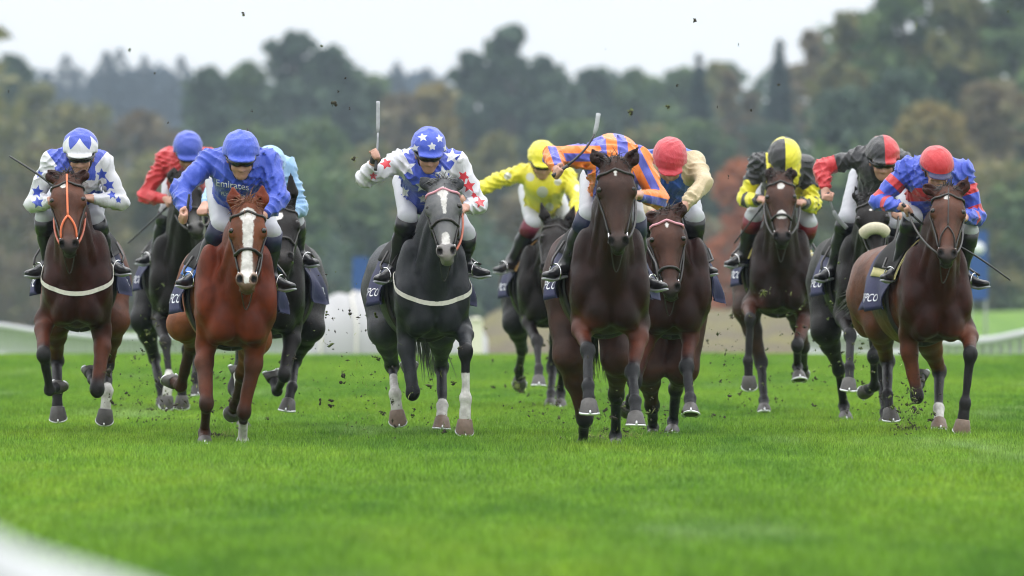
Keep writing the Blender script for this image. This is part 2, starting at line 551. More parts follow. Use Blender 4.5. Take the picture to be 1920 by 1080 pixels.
def horse(h):
    s = h['s']; D = FPX / s
    P = lambda q, f: wp(q[0], q[1], D - f)
    yaw = math.radians(h['yaw'])
    fw = V(math.sin(yaw), -math.cos(yaw), 0); lt = V(math.cos(yaw), math.sin(yaw), 0); up = V(0, 0, 1)
    O = wp(h['c'][0], h['c'][1] + 8, D)
    L = lambda f, l, z: O + fw * f + lt * l + up * z
    org = V(O[0], D, 0.0)
    R = np.stack([fw, lt, up], 1)
    root = empty('racehorse', org, h['label'], 'horse', 'racehorses galloping towards the finish')
    W = h.get('w', 1.0)
    S = SDF()
    pit = h.get('pitch', 0.0)
    # trunk
    S.ell(L(-.55, 0, .405), (.72, .272 * W, .355), R)
    S.ell(L(-.02, 0, .375), (.25, .205 * W, .30), R, .08)
    for d in (-1, 1):
        tilt = np.stack([unit(fw * .94 - up * .34), lt, unit(up * .94 + fw * .34)], 1)
        S.ell(L(.00, d * .160 * W, .43), (.15, .086, .32), tilt, .045)
        S.ell(L(.13, d * .165 * W, .36), (.10, .085, .15), R, .07)
        S.ell(L(.165, d * .080 * W, .225), (.105, .086, .140), R, .035)
        S.ell(L(.10, d * .115 * W, .18), (.11, .070, .10), R, .05)
        S.ell(L(-1.22, d * .145, .45 + pit), (.31, .150, .25), R, .07)
        S.ell(L(-1.38, d * .140, .32 + pit), (.18, .115, .22), R, .06)
    S.cone(L(-.02, 0, .64), L(-.50, 0, .655), .10, .12, .08)
    S.cone(L(-.55, 0, .50), L(-1.15, 0, .52 + pit), .235, .24, .08)
    S.ell(L(-1.18, 0, .53 + pit), (.32, .20, .17), R, .06)
    # grooves between the breast muscles and along the point of the shoulder
    S.ell(L(.285, 0, .27), (.035, .014, .17), R, .04, '-')
    for d in (-1, 1):
        gd_ = unit(up * .9 + lt * d * -.42); gs_ = unit(np.cross(fw, gd_))
        S.ell(L(.265, d * .150 * W, .33), (.035, .012, .15), np.stack([fw, gs_, gd_], 1), .035, '-')
        S.ell(L(.20, d * .085 * W, .085), (.07, .09, .016), R, .04, '-')
    # neck and head
    Pf = h.get('pf', .52)
    PO = P(h['poll'], Pf)
    mz = h['muz']
    hl_ = h.get('hl', .60)
    dpx = math.hypot(mz[0] - h['poll'][0], mz[1] - h['poll'][1]) / s
    HL = max(hl_, dpx / .965)
    MZ = P(mz, Pf + math.sqrt(max(0, HL * HL - dpx * dpx)) * h.get('hs', 1))
    a = unit(MZ - PO)
    face = V(0.0, -1, 0.25) + lt * h.get('turn', 0)
    n = unit(face - a * (face @ a))
    hl = np.cross(n, a)
    k = HL / .60
    H = lambda t, l, m: PO + (a * t + hl * l * 1.13 + n * m) * k
    HR = np.stack([a, hl, n], 1)
    KW = h.get('kw', 1.13)
    nb = L(-.02, 0, .52)
    crest = H(.03, 0, -.075)
    mid = (nb + crest) / 2 + up * .03 - fw * .02
    S.cone(nb, mid, .215, .160, .07, (lt, .66)); S.cone(mid, crest, .160, .105, .06, (lt, .70))
    thr = H(.17, 0, -.17)
    low = L(.13, 0, .40)
    S.cone(low, thr, .165, .095, .06, (lt, .72))
    for d in (-1, 1):
        S.cone(L(.12, d * .10, .46), H(.12, d * .055, -.15), .055, .035, .03)
    HD = SDF()
    for T in (S, HD):
        q = .025
        T.ell(H(.04, 0, -.045), V(.085, .090, .085) * k, HR, .04)
        T.ell(H(.155, 0, -.040), V(.135, .099, .083) * k, HR, .04)
        T.cone(H(.17, 0, -.030), H(.50, 0, -.040), .078 * k, .040 * k, .05)
        T.cone(H(.19, 0, -.155), H(.50, 0, -.095), .055 * k, .032 * k, .05)
        for d in (-1, 1):
            T.ell(H(.20, d * .048, -.125), V(.125, .050, .105) * k, HR, .03)
            T.ell(H(.185, d * .086, -.020), V(.046, .030, .038) * k, HR, .02)
            T.ell(H(.13, d * .072, .000), V(.06, .028, .03) * k, HR, q)
            T.cone(H(.25, d * .070, -.045), H(.42, d * .040, -.06), .016, .012, .02)
        T.ell(H(.540, 0, -.045), V(.062, .050, .058) * k, HR, .03)
        for d in (-1, 1):
            T.ell(H(.532, d * .038, -.012), V(.044, .027, .036) * k, HR, .012)
        T.ell(H(.562, 0, -.092), V(.036, .042, .030) * k, HR, .022)
        for d in (-1, 1):
            T.ell(H(.552, d * .040, .014), V(.027, .017, .030) * k, HR, .008, '-')
        T.cone(H(.585, -.045, -.078), H(.585, .045, -.078), .004, .004, .012)
    ears = []
    for d, tip in zip((-1, 1), h['ears']):
        tp = P(tip, Pf - .03)
        b0 = H(-.005, d * .058, -.045)
        m1 = b0 + (tp - b0) * .45 + hl * d * .008
        ears.append((b0, m1, tp))
        efl = (n, .62)
        for T in (S,):
            T.cone(b0, m1, .038, .044, .02, efl); T.cone(m1, tp, .044, .007, .015, efl)
        T.ell((b0 + m1) / 2 * .55 + m1 * .45 + n * .022, V(.060, .013, .014), np.stack([unit(tp - b0), unit(np.cross(n, unit(tp - b0))), n], 1), .008, '-')
    # legs
    legs = []
    for key in ('fA', 'fB'):
        d = -1 if key == 'fA' else 1
        E_, K_, F_, C_ = h[key][:4]
        sg = h[key + 's'] if key + 's' in h else (1, -1, -1)
        zf = h.get('ef', -.02)
        pts = [P(E_, zf)]; f = zf
        for q0, q1, Ls, g in ((E_, K_, .43, sg[0]), (K_, F_, .30, sg[1]), (F_, C_, .185, sg[2])):
            dd = math.hypot(q1[0] - q0[0], q1[1] - q0[1]) / s
            f += g * math.sqrt(max(0, Ls * Ls - dd * dd)); pts.append(P(q1, f))
        E, K, Fk, C = pts
        S.cone(L(.05, d * .150 * W, .27), E, .095, .060, .05)
        m = E * .72 + K * .28 + lt * d * .012
        S.cone(E, m, .059, .055, .05); S.cone(m, K, .052, .038, .04)
        S.ell(K, (.049, .049, .060), None, .022)
        kf = unit(Fk - K)
        S.cone(K + kf * .04, Fk - kf * .04, .031, .027, .03)
        S.cone(K + kf * .06 - fw * .022, Fk - kf * .01 - fw * .018, .020, .020, .02)
        S.ell(Fk, .041, None, .022)
        fc = unit(C - Fk)
        S.cone(Fk, C - fc * .085, .034, .038, .02)
        legs.append((key, E, K, Fk, C, h[key][4] if len(h[key]) > 4 else None))
    for key in ('hA', 'hB'):
        d = -1 if key == 'hA' else 1
        S_, H_, F_, C_ = h[key][:4]
        sg = h.get(key + 's', (-1, 1, 1))
        f = h.get(key + 'f', -1.0)
        St = P(S_, f) if S_ else L(-1.0, d * .20, .12)
        if not S_:
            f = -1.0
            S_ = (960 + St[0] * FPX / St[1], HOR - (St[2] - CAM_H) * FPX / St[1])
        pts = [St]
        for q0, q1, Ls, g in ((S_, H_, .44, sg[0]), (H_, F_, .38, sg[1]), (F_, C_, .185, sg[2])):
            dd = math.hypot(q1[0] - q0[0], q1[1] - q0[1]) / s
            f += g * math.sqrt(max(0, Ls * Ls - dd * dd)); pts.append(P(q1, f))
        St, Hk, Fk, C = pts
        S.cone(L(-1.22, d * .155, .38 + pit), St, .160, .105, .07)
        m = St * .62 + Hk * .38
        S.cone(St, m, .100, .070, .06); S.cone(m, Hk, .068, .044, .05)
        S.ell(Hk, (.050, .056, .062), None, .03)
        kf = unit(Fk - Hk)
        S.cone(Hk - kf * .06 - fw * .03, Hk - fw * .015 + kf * .02, .026, .030, .03)
        S.cone(Hk + kf * .04, Fk - kf * .04, .037, .031, .03)
        S.cone(Hk + kf * .06 - fw * .022, Fk - kf * .01 - fw * .018, .021, .021, .02)
        S.ell(Fk, .042, None, .022)
        fc = unit(C - Fk)
        S.cone(Fk, C - fc * .085, .034, .038, .02)
        legs.append((key, St, Hk, Fk, C, h[key][4] if len(h[key]) > 4 else None))
    musc = sinnoise(16, int(h['c'][0]), 6)
    mus2 = sinnoise(30, int(h['c'][0]) + 1, 6)
    S.fold = lambda Q: musc(Q) * .006 + (np.abs(mus2(Q)) - .25) * .007
    vox = h.get('vox', .0138)
    verts, faces = S.mesh(vox)
    body = mesh_obj('body', verts, faces, M_COAT, root, True, org)
    # coat colours and markings of the coat itself, except the shade painted on chest and neck
    base = V(*h['coat']); leg_c = V(*h.get('points', (.014, .013, .014))); muz_c = V(*h.get('muzzle', (.02, .017, .016)))
    col = np.tile(base, (len(verts), 1))
    loc = (verts - O) @ R
    if h.get('front_shade'):  # shade below the head, darkened into the chest and neck colour
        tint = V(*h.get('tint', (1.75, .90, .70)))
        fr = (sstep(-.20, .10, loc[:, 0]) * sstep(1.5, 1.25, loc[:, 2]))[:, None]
        col = col * (1 - fr) + base * tint * h['front_shade'] * fr
    wht = np.full(len(verts), -.05)
    hp = (verts - PO) @ HR / k
    hp[:, 1] /= 1.13
    fz = sstep(.42, .60, hp[:, 0]) * (np.linalg.norm(hp - V(.5, 0, -.05), axis=1) < .22)
    inhead = (np.linalg.norm((verts - H(.3, 0, -.05)) @ HR / V(.36, .14, .2) / k, axis=1) < 1)
    if 'face' in h:
        fm = sstep(1.25, .75, np.linalg.norm((verts - H(.3, 0, -.05)) @ HR / V(.36, .14, .2) / k, axis=1))[:, None]
        col = col * (1 - fm) + V(*h['face']) * fm
    col = col * (1 - fz[:, None]) + muz_c * fz[:, None]
    if h.get('dirty', 0):
        pass
    def segd(A, B):
        ba = B - A; t = np.clip((verts - A) @ ba / (ba @ ba), 0, 1)
        return np.linalg.norm(verts - A - t[:, None] * ba, axis=1), t
    for key, a0, a1, a2, a3, sock in legs:
        dst = [segd(a0, a1), segd(a1, a2), segd(a2, a3)]
        ds = np.stack([q[0] for q in dst]); near = ds.argmin(0)
        t = np.choose(near, [q[1] for q in dst]) + near
        ok = ds.min(0) < .10
        blk = sstep(.72, 1.0, t) * ok
        if 'arm' in h and key[0] == 'f':
            am = (sstep(.02, .30, t) * sstep(.98, .70, t) * sstep(.19, .06, ds.min(0)))[:, None]
            col = col * (1 - am) + V(*h['arm']) * am
        if h.get('legdark', 1):
            col = col * (1 - blk[:, None]) + leg_c * blk[:, None]
        if sock is not None:
            wht = np.where(ok & (near > 0), np.maximum(wht, (t - sock) * .3), wht)
    for mk in h.get('marks', ()):
        t0, t1, v0, w0, w1 = mk
        u = np.clip((hp[:, 0] - t0) / max(1e-6, t1 - t0), 0, 1)
        half = w0 + (w1 - w0) * u
        dist = half - np.hypot(hp[:, 1] - v0, hp[:, 0] - (t0 + u * (t1 - t0)))
        dist = np.where((hp[:, 2] > -.07) & inhead, dist, -.05)
        wht = np.maximum(wht, dist)
    if 'mealy' in h:
        mm = (sstep(.12, .04, np.linalg.norm((hp - V(.50, 0, .0)) * V(1, 1.1, 1), axis=1)) * .8)[:, None]
        col = col * (1 - mm) + V(*h['mealy']) * mm
    # nostrils and mouth
    for d in (-1, 1):
        q = np.linalg.norm((hp - V(.546, d * .040, .012)) / V(.030, .021, .036), axis=1)
        nm = sstep(1.1, .8, q)[:, None]
        col = col * (1 - nm) + V(.006, .005, .005) * nm
        wht = np.where(q < 1.15, -.05, wht)
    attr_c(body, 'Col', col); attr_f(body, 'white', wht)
    # eyes, hooves
    for d in (-1, 1):
        od = unit(hl * d * .86 + n * .5)
        e0 = HD.ray(H(.188, d * .03, -.035)[None], od[None], .2 * k, 0, 60)[0]
        mb = MB()
        mb.tube([e0 - od * .026, e0 - od * .014, e0 - od * .005, e0 + od * .001, e0 + od * .004], [.014, .021, .018, .011, .003], 12)
        mb.build('eye', M_EYE, root, org)
    pale = h.get('pale', ())
    for key, a0, a1, a2, a3, sock in legs:
        build_hoof(root, org, a2, a3, fw, lt, key in pale, 1.0)
    # mane, forelock, tail
    hm = hair_mat(h['hair'])
    mb = MB(); rr = random.Random(int(h['c'][0]))
    st, dr = [], []
    for i in range(190):
        st.append(H(rr.uniform(-.03, .035), rr.uniform(-.035, .035), -.005 + rr.uniform(-.03, .02)))
        dr.append(up * rr.uniform(.0, 1.1) + lt * rr.uniform(-.5, .5) + a * .3 - fw * .1)
    strands(mb, st, dr, h.get('fl', .10), .0032, .26, 3, 3, .022, .22)
    mb.build('forelock', hm, root, org)
    mb = MB(); st, dr = [], []
    for i in range(220):
        u = rr.random()
        c0 = crest * u + nb * (1 - u)
        base_ = c0 + up * (.13 * (1 - u) + .075 * u + .01) + lt * rr.uniform(-.02, .02)
        st.append(base_); dr.append(up * .7 + lt * rr.choice((-1, 1)) * rr.uniform(.1, .8) - fw * .5)
    strands(mb, st, dr, .13, .0042, .30, 5, 3, .03)
    mb.build('mane', hm, root, org)
    mb = MB(); st, dr = [], []
    tb = L(-1.52, 0, .52 + pit)
    for i in range(170):
        st.append(tb + V(rr.gauss(0, .018), rr.gauss(0, .018), rr.gauss(0, .018))); dr.append(-fw * rr.uniform(.6, .9) + lt * (rr.uniform(-.06, .06) + h.get('swing', 0)) - up * .15)
    strands(mb, st, dr, h.get('tail', .75), .009, h.get('droop', .015), 8, 4, .014, .05)
    mb.tube([L(-1.36, 0, .50 + pit), L(-1.50, 0, .53 + pit), L(-1.62, 0, .46 + pit)], [.05, .04, .02], 8)
    mb.build('tail', hm, root, org)
    # ---- tack
    def around(t, m0, phis, off, tt=None):
        o = np.array([H(t if tt is None else tt(p), 0, m0) for p in phis])
        dv = np.array([n * math.cos(p) + hl * math.sin(p) for p in phis])
        return HD.ray(o, dv, .22 * k, off, 60)
    bm = h.get('bridle', M_LEATHER)
    mb = MB()
    phis = np.radians(np.linspace(-110, 110, 23))
    brow = around(0, -.05, phis, .005, lambda p: .065 + .035 * abs(math.sin(p)))
    br = bpy.data.objects
    bridle = None
    cheek = []
    for d in (-1, 1):
        tl = np.linspace(.10, .47, 9)
        o = np.array([H(t, 0, -.07) for t in tl]); dv = np.tile(unit(hl * d + n * .12), (9, 1))
        cheek.append(HD.ray(o, dv, .2 * k, .005, 60))
    mb.tube(list(brow), .0092, 6)
    bridle = mb.build('bridle', h.get('browmat', bm), root, org)
    for d, cp in zip((-1, 1), cheek):
        q = MB(); q.tube([brow[0] if d < 0 else brow[-1]] + list(cp), .0072, 6)
        q.build('cheek_strap', bm, bridle, org)
        ring = MB(); c0 = cp[-1] + hl * d * .008 + a * .02
        ring.tube([c0 + (a * math.cos(t) + n * math.sin(t)) * .032 for t in np.linspace(0, 6.28, 17)], .0055, 6, caps=False)
        ring.build('bit_ring', M_STEEL, bridle, org)
    hp_ = MB(); hp_.tube([brow[0], H(-.02, -.075, -.08), H(-.055, 0, -.06), H(-.02, .075, -.08), brow[-1]], .009, 6)
    hp_.build('headpiece', bm, bridle, org)
    nt_ = h.get('nose', .36)
    if nt_:
        q = MB(); nb_ = around(nt_, -.07, np.radians(np.linspace(-150, 150, 27) if not h.get('fleece') else np.linspace(-58, 58, 27)), .006 if not h.get('fleece') else .02)
        q.tube(list(nb_), .0098 if not h.get('fleece') else [.020] + [.046] * 25 + [.020], 10)
        o_ = q.build('noseband', M_FLEECE if h.get('fleece') else bm, bridle, org)
    if h.get('ystrap'):
        col_ = h['ystrap']
        q = MB(); ctr = HD.ray(np.array([H(t, 0, -.06) for t in np.linspace(.0, .33, 12)]), np.tile(n, (12, 1)), .25, .006, 60)
        q.tube(list(ctr), h.get('yr', .008), 6)
        for d in (-1, 1):
            tl = np.linspace(.33, .47, 7); ph = np.radians(np.linspace(0, 78, 7)) * d
            q.tube(list(HD.ray(np.array([H(t, 0, -.06) for t in tl]), np.array([n * math.cos(p) + hl * math.sin(p) for p in ph]), .25, .006, 60)), h.get('yr', .008), 6)
        q.build('face_strap', col_, bridle, org)
    # reins to the rider's hands
    for d, hd in zip((-1, 1), h['hands']):
        if hd is None: continue
        c0 = (cheek[0] if d < 0 else cheek[1])[-1] + hl * d * .012 + a * .03
        hw = hd
        midp = (c0 + hw) / 2 - up * h.get('slack', .05) + lt * d * .05
        pts = [c0 * (1 - t) ** 2 + midp * 2 * t * (1 - t) + hw * t * t for t in np.linspace(0, 1, 9)]
        q = MB(); q.tube(pts, .0085, 6)
        q.build('rein', h.get('reinmat', M_LEATHER), bridle, org)
    if h.get('loop', 1):
        q = MB(); c0 = cheek[0][-1] + a * .03; c1 = cheek[1][-1] + a * .03
        pts = []
        for t in np.linspace(0, 1, 13):
            th = math.pi * t
            pts.append(c0 * (1 - t) + c1 * t - up * math.sin(th) * .20 - fw * (.10 * math.sin(th)))
        pts = [p if S.ev(p[None])[0] > .008 else S.onto(p[None], .008)[0] for p in pts]
        q.tube(pts, .004, 5)
        q.build('martingale', M_LEATHER, bridle, org)
    # saddle cloth draped over the back, its lower corners lifting in the wind
    def drape(f0, f1, th, off, flare, nu, nv, z0=.38):
        fs = np.linspace(f0, f1, nu); ts = np.radians(np.linspace(-th, th, nv))
        o = np.array([[L(f, 0, z0) for t in ts] for f in fs]); dv = np.array([[up * math.cos(t) + lt * math.sin(t) for t in ts] for f in fs])
        Q = S.ray(o, dv, .8, off, 60)
        rip = np.array([[max(0, abs(t) - math.radians(55)) * flare * (1 + .5 * math.sin(f * 17 + t * 5)) for t in ts] for f in fs])
        return Q + dv * rip[..., None]
    def sheet(name, Q, thick, mat, parent):
        nu, nv = Q.shape[:2]
        nrm = np.array([[L(0, 0, .38)] * nv] * nu)
        ctr = np.array([[O + up * .38 + fw * ((Q[i, j] - O) @ fw) for j in range(nv)] for i in range(nu)])
        inn = Q - (Q - ctr) / np.linalg.norm(Q - ctr, axis=-1, keepdims=True) * thick
        vs = np.concatenate([Q.reshape(-1, 3), inn.reshape(-1, 3)]); N = nu * nv
        fs = []
        for i in range(nu - 1):
            for j in range(nv - 1):
                q = (i * nv + j, i * nv + j + 1, (i + 1) * nv + j + 1, (i + 1) * nv + j)
                fs.append(q); fs.append(tuple(N + t for t in q[::-1]))
        for i in range(nu - 1):
            for j in (0, nv - 1):
                q = (i * nv + j, (i + 1) * nv + j, N + (i + 1) * nv + j, N + i * nv + j); fs.append(q)
        for j in range(nv - 1):
            for i in (0, nu - 1):
                q = (i * nv + j, i * nv + j + 1, N + i * nv + j + 1, N + i * nv + j); fs.append(q)
        return mesh_obj(name, vs, fs, mat, parent, True, org)
    Q = drape(-.20, -.80, 104, .016, h.get('flare', .08), 13, 41)
    cloth = sheet('saddle_cloth', Q, .008, h.get('clothmat', M_NAVY), root)
    # printed lettering along the lower edge of the cloth, both sides
    tv, tf = text_mesh('QIPCO')
    for d in (-1, 1):
        tm = tv.copy()
        tm[:, 0] -= (tm[:, 0].min() + tm[:, 0].max()) / 2
        pts = []
        for x, y in tm[:, :2]:
            u = .5 + d * x * .42
            v = 2.0 + y * 8.0
            jj = v if d < 0 else 40 - v
            ii = u * 12
            i0 = int(np.clip(math.floor(ii), 0, 11)); j0 = int(np.clip(math.floor(jj), 0, 39)); a_, b_ = ii - i0, jj - j0
            p = Q[i0, j0] * (1 - a_) * (1 - b_) + Q[i0 + 1, j0] * a_ * (1 - b_) + Q[i0, j0 + 1] * (1 - a_) * b_ + Q[i0 + 1, j0 + 1] * a_ * b_
            ctr = O + up * .38 + fw * ((p - O) @ fw)
            pts.append(p + unit(p - ctr) * .004)
        mesh_obj('printed_lettering', pts, tf, M_PRINT, cloth, False, org)
    if 'pad' in h:
        sheet('saddle_pad', drape(-.10, -.62, 62, .030, .05, 9, 21), .010, h['pad'], root)
    sad = sheet('saddle', drape(-.14, -.58, 52, .044, .02, 9, 21), .016, M_SADDLE, root)
    gp = MB()
    ts = np.radians(np.linspace(-180, 180, 41))
    gp.tube(list(S.ray(np.tile(L(-.30, 0, .38), (41, 1)), np.array([up * math.cos(t) + lt * math.sin(t) for t in ts]), .8, .006, 90, True)), .022, 8, (up, 1.0))
    gp.build('girth', M_LEATHER, sad, org)
    for d, ft in zip((-1, 1), h['feet']):
        st_ = MB()
        topp = L(-.32, d * .25, .66)
        tdv = unit(fw * .75 + lt * d * .65); sdv = np.cross(up, tdv); c0 = ft - tdv * .04 + up * .012
        st_.tube([c0 + sdv * math.cos(t) * .045 + up * (math.sin(t) * .056 + .004) for t in np.linspace(-.6, math.pi + .6, 13)] + [c0 + sdv * math.cos(-.6) * .045 + up * math.sin(-.6) * .056], .0045, 6)
        iron = st_.build('stirrup', M_STEEL, sad, org)
        sl_ = MB(); sl_.tube([topp, (topp + ft) / 2 + lt * d * .03, ft + up * .06], .009, 5)
        sl_.build('stirrup_leather', M_LEATHER, sad, org)
    if h.get('breast'):
        ph = np.radians(np.linspace(-112, 112, 41))
        zz = .31 + .20 * np.sin(ph) ** 2
        Qb = S.ray(np.array([L(-.12, 0, z) for z in zz]), np.array([fw * math.cos(p) + lt * math.sin(p) for p in ph]), .7, .004, 70)
        vs = []; fs = []
        for i, p in enumerate(Qb):
            od = unit(fw * math.cos(ph[i]) + lt * math.sin(ph[i]))
            for z, o_ in ((-.015, .002), (-.015, .007), (.015, .007), (.015, .002)):
                vs.append(p + up * z + od * o_)
        for i in range(40):
            for j in range(4):
                fs.append((i * 4 + j, i * 4 + (j + 1) % 4, (i + 1) * 4 + (j + 1) % 4, (i + 1) * 4 + j))
        fs += [(0, 1, 2, 3), (163, 162, 161, 160)]
        mesh_obj('breast_girth', vs, fs, M_WEB, root, False, org)
    return root, S

def text_mesh(txt):
    """lettering as flat mesh, unit height, in the x-y plane"""
    cu = bpy.data.curves.new('lettering', 'FONT')
    cu.body = txt
    cu.align_x = 'CENTER'
    cu.resolution_u = 3
    o = bpy.data.objects.new('lettering', cu)
    COL.objects.link(o)
    dg = bpy.context.evaluated_depsgraph_get()
    me = bpy.data.meshes.new_from_object(o.evaluated_get(dg))
    v = np.array([p.co[:] for p in me.vertices]); f = [tuple(p.vertices) for p in me.polygons]
    bpy.data.objects.remove(o); bpy.data.curves.remove(cu); bpy.data.meshes.remove(me)
    # unit width
    w = v[:, 0].max() - v[:, 0].min()
    return v / w, f
# ------------------------------------------------------------------ jockeys
M_SKIN = plain('skin', (0.46, 0.25, 0.185), 0.5, var=0.12, scale=60, bmp=0.15)
M_BREECH = plain('white_breeches', (0.44, 0.45, 0.50), 0.5, var=0.06, scale=16, bmp=0.2, sheen=.2)
M_BOOT = plain('black_riding_boot', (0.014, 0.014, 0.017), 0.28, var=0.3, scale=20, bmp=0.15)
M_BOOTN = plain('navy_boot_top', (0.014, 0.018, 0.06), 0.5, var=0.2, scale=20, bmp=0.15)
M_SOLE = plain('grey_boot_welt', (0.33, 0.34, 0.37), 0.4, var=0.6, scale=26, bmp=0.2)
M_GOG = plain('dark_goggles', (0.012, 0.011, 0.012), 0.12, var=0.2, bmp=0)
M_GLOVE = plain('black_glove', (0.02, 0.02, 0.022), 0.6)
M_WHIP = plain('whip_shaft', (0.022, 0.022, 0.026), 0.35, var=0.2)
M_WHIPPAD = plain('whip_pad', (0.30, 0.31, 0.33), 0.45, var=0.3)

def crease(seed):
    """long diagonal folds as in a wind-blown silk"""
    r = np.random.RandomState(seed)
    fam = []
    for i in range(5):
        d = unit(V((-1) ** i * r.uniform(.4, .9), r.uniform(-.3, .3), r.uniform(.5, 1)))
        fam.append((d * r.uniform(26, 62), unit(r.normal(size=3)) * r.uniform(16, 30), unit(r.normal(size=3)) * r.uniform(9, 18), r.rand(3) * 6.28))
    def f(Q):
        o = 0
        for k1, k2, k3, ph in fam:
            w = np.sin(Q @ k1 + 2.4 * np.sin(Q @ k2 + ph[0]) + ph[1])
            o = o + (1 - np.abs(w)) ** 2 * np.clip(np.sin(Q @ k3 + ph[2]) + .2, 0, 1)
        return -(o - .25) * .0125
    return f

def star(u, v, R, rot=0.0, r=.42):
    """signed distance-like field of a five-pointed star, positive inside"""
    a = np.arctan2(u, v) + rot
    seg = 2 * math.pi / 5
    a = np.abs((a + seg / 2) % seg - seg / 2)
    q = np.hypot(u, v)
    px, py = q * np.sin(a), q * np.cos(a)
    p0 = (0.0, R); p1 = (R * r * math.sin(seg / 2), R * r * math.cos(seg / 2))
    ex, ey = p1[0] - p0[0], p1[1] - p0[1]
    nx, ny = -ey, ex
    ln = math.hypot(nx, ny)
    sd = ((px - p0[0]) * nx + (py - p0[1]) * ny) / ln
    inside0 = ((0 - p0[0]) * nx + (0 - p0[1]) * ny)
    return sd if inside0 > 0 else -sd

def hand(S, W, d_arm, grip, palm_n, lat_s, size=1.0, k=.008):
    """palm, four curled fingers of unequal length and a thumb, closed round a shaft whose direction is grip"""
    u = unit(d_arm); g = unit(grip - u * (grip @ u)); nrm = unit(np.cross(u, g))
    if nrm @ palm_n < 0: nrm = -nrm
    # u: wrist -> knuckles, g: across the knuckles, nrm: palm side
    c = W + u * .045 * size
    S.cone(W - u * .03, W + u * .005, .026 * size, .026 * size, .02)
    S.ell(c, V(.048, .040, .019) * size, np.stack([u, g, nrm], 1), .02)
    for i, (ln, off) in enumerate(((.040, .030), (.045, .010), (.042, -.010), (.033, -.029))):
        b = W + u * .080 * size + g * off * size
        m = b + (u * .6 + nrm * .55) * ln * .75 * size
        e = m + (nrm * .75 - u * .75) * ln * .62 * size
        t = e + (-u * .9 - nrm * .2) * ln * .5 * size
        r = .0098 * size
        S.cone(W + u * .05 * size + g * off * size * .9, b, r * 1.05, r * 1.1, k)
        S.cone(b, m, r * 1.05, r, k); S.cone(m, e, r, r * .92, k); S.cone(e, t, r * .92, r * .8, k)
    tb = W + u * .022 * size + g * .030 * size
    t1 = tb + (u * .5 + g * .55 + nrm * .45) * .036 * size
    t2 = t1 + (u * .55 - g * .25 + nrm * .7) * .034 * size
    S.cone(tb, t1, .0135 * size, .012 * size, k + .004); S.cone(t1, t2, .0115 * size, .0095 * size, k)
    return c + nrm * .030 * size

def jockey_points(h):
    """joints of the rider in world space"""
    j = h['j']; s = h['s']; D = FPX / s
    P = lambda q, f: wp(q[0], q[1], D - f)
    px = lambda p: (960 + p[0] * FPX / p[1], HOR - (p[2] - CAM_H) * FPX / p[1])
    G = {}
    yaw = math.radians(h['yaw'])
    fw = V(math.sin(yaw), -math.cos(yaw), 0); lt = V(math.cos(yaw), math.sin(yaw), 0)
    sf = j.get('sf', 0.0)
    G['sh'] = [P(j['shA'], sf), P(j['shB'], sf)]
    for i, k in enumerate('AB'):
        e, hd = j['el' + k], j['ha' + k]
        ef, hf = j.get('ef' + k, 1), j.get('hf' + k, 1)
        dd = math.hypot(e[0] - j['sh' + k][0], e[1] - j['sh' + k][1]) / s
        f1 = sf + ef * math.sqrt(max(0, .285 ** 2 - dd * dd))
        dd = math.hypot(e[0] - hd[0], e[1] - hd[1]) / s
        f2 = f1 + hf * math.sqrt(max(0, .245 ** 2 - dd * dd))
        G['el' + k] = P(e, f1); G['wr' + k] = P(hd, f2)
    mid = (G['sh'][0] + G['sh'][1]) / 2
    G['mid'] = mid
    pel = mid - fw * j.get('pb', .42) - V(0, 0, 1) * j.get('pd', .10)
    pel = pel - lt * j.get('px', 0.0)
    G['pel'] = pel
    G['hip'] = [pel - lt * .10 - V(0, 0, .03), pel + lt * .10 - V(0, 0, .03)]
    G['kn'] = [P(j['knA'], j.get('kf', -.04)), P(j['knB'], j.get('kf', -.04))]
    G['ft'] = [P(j['ftA'], j.get('ff', -.10)), P(j['ftB'], j.get('ff', -.10))]
    G['fw'], G['lt'] = fw, lt
    G['head'] = P(j['hd'][:2], j.get('hf', .17))
    return G

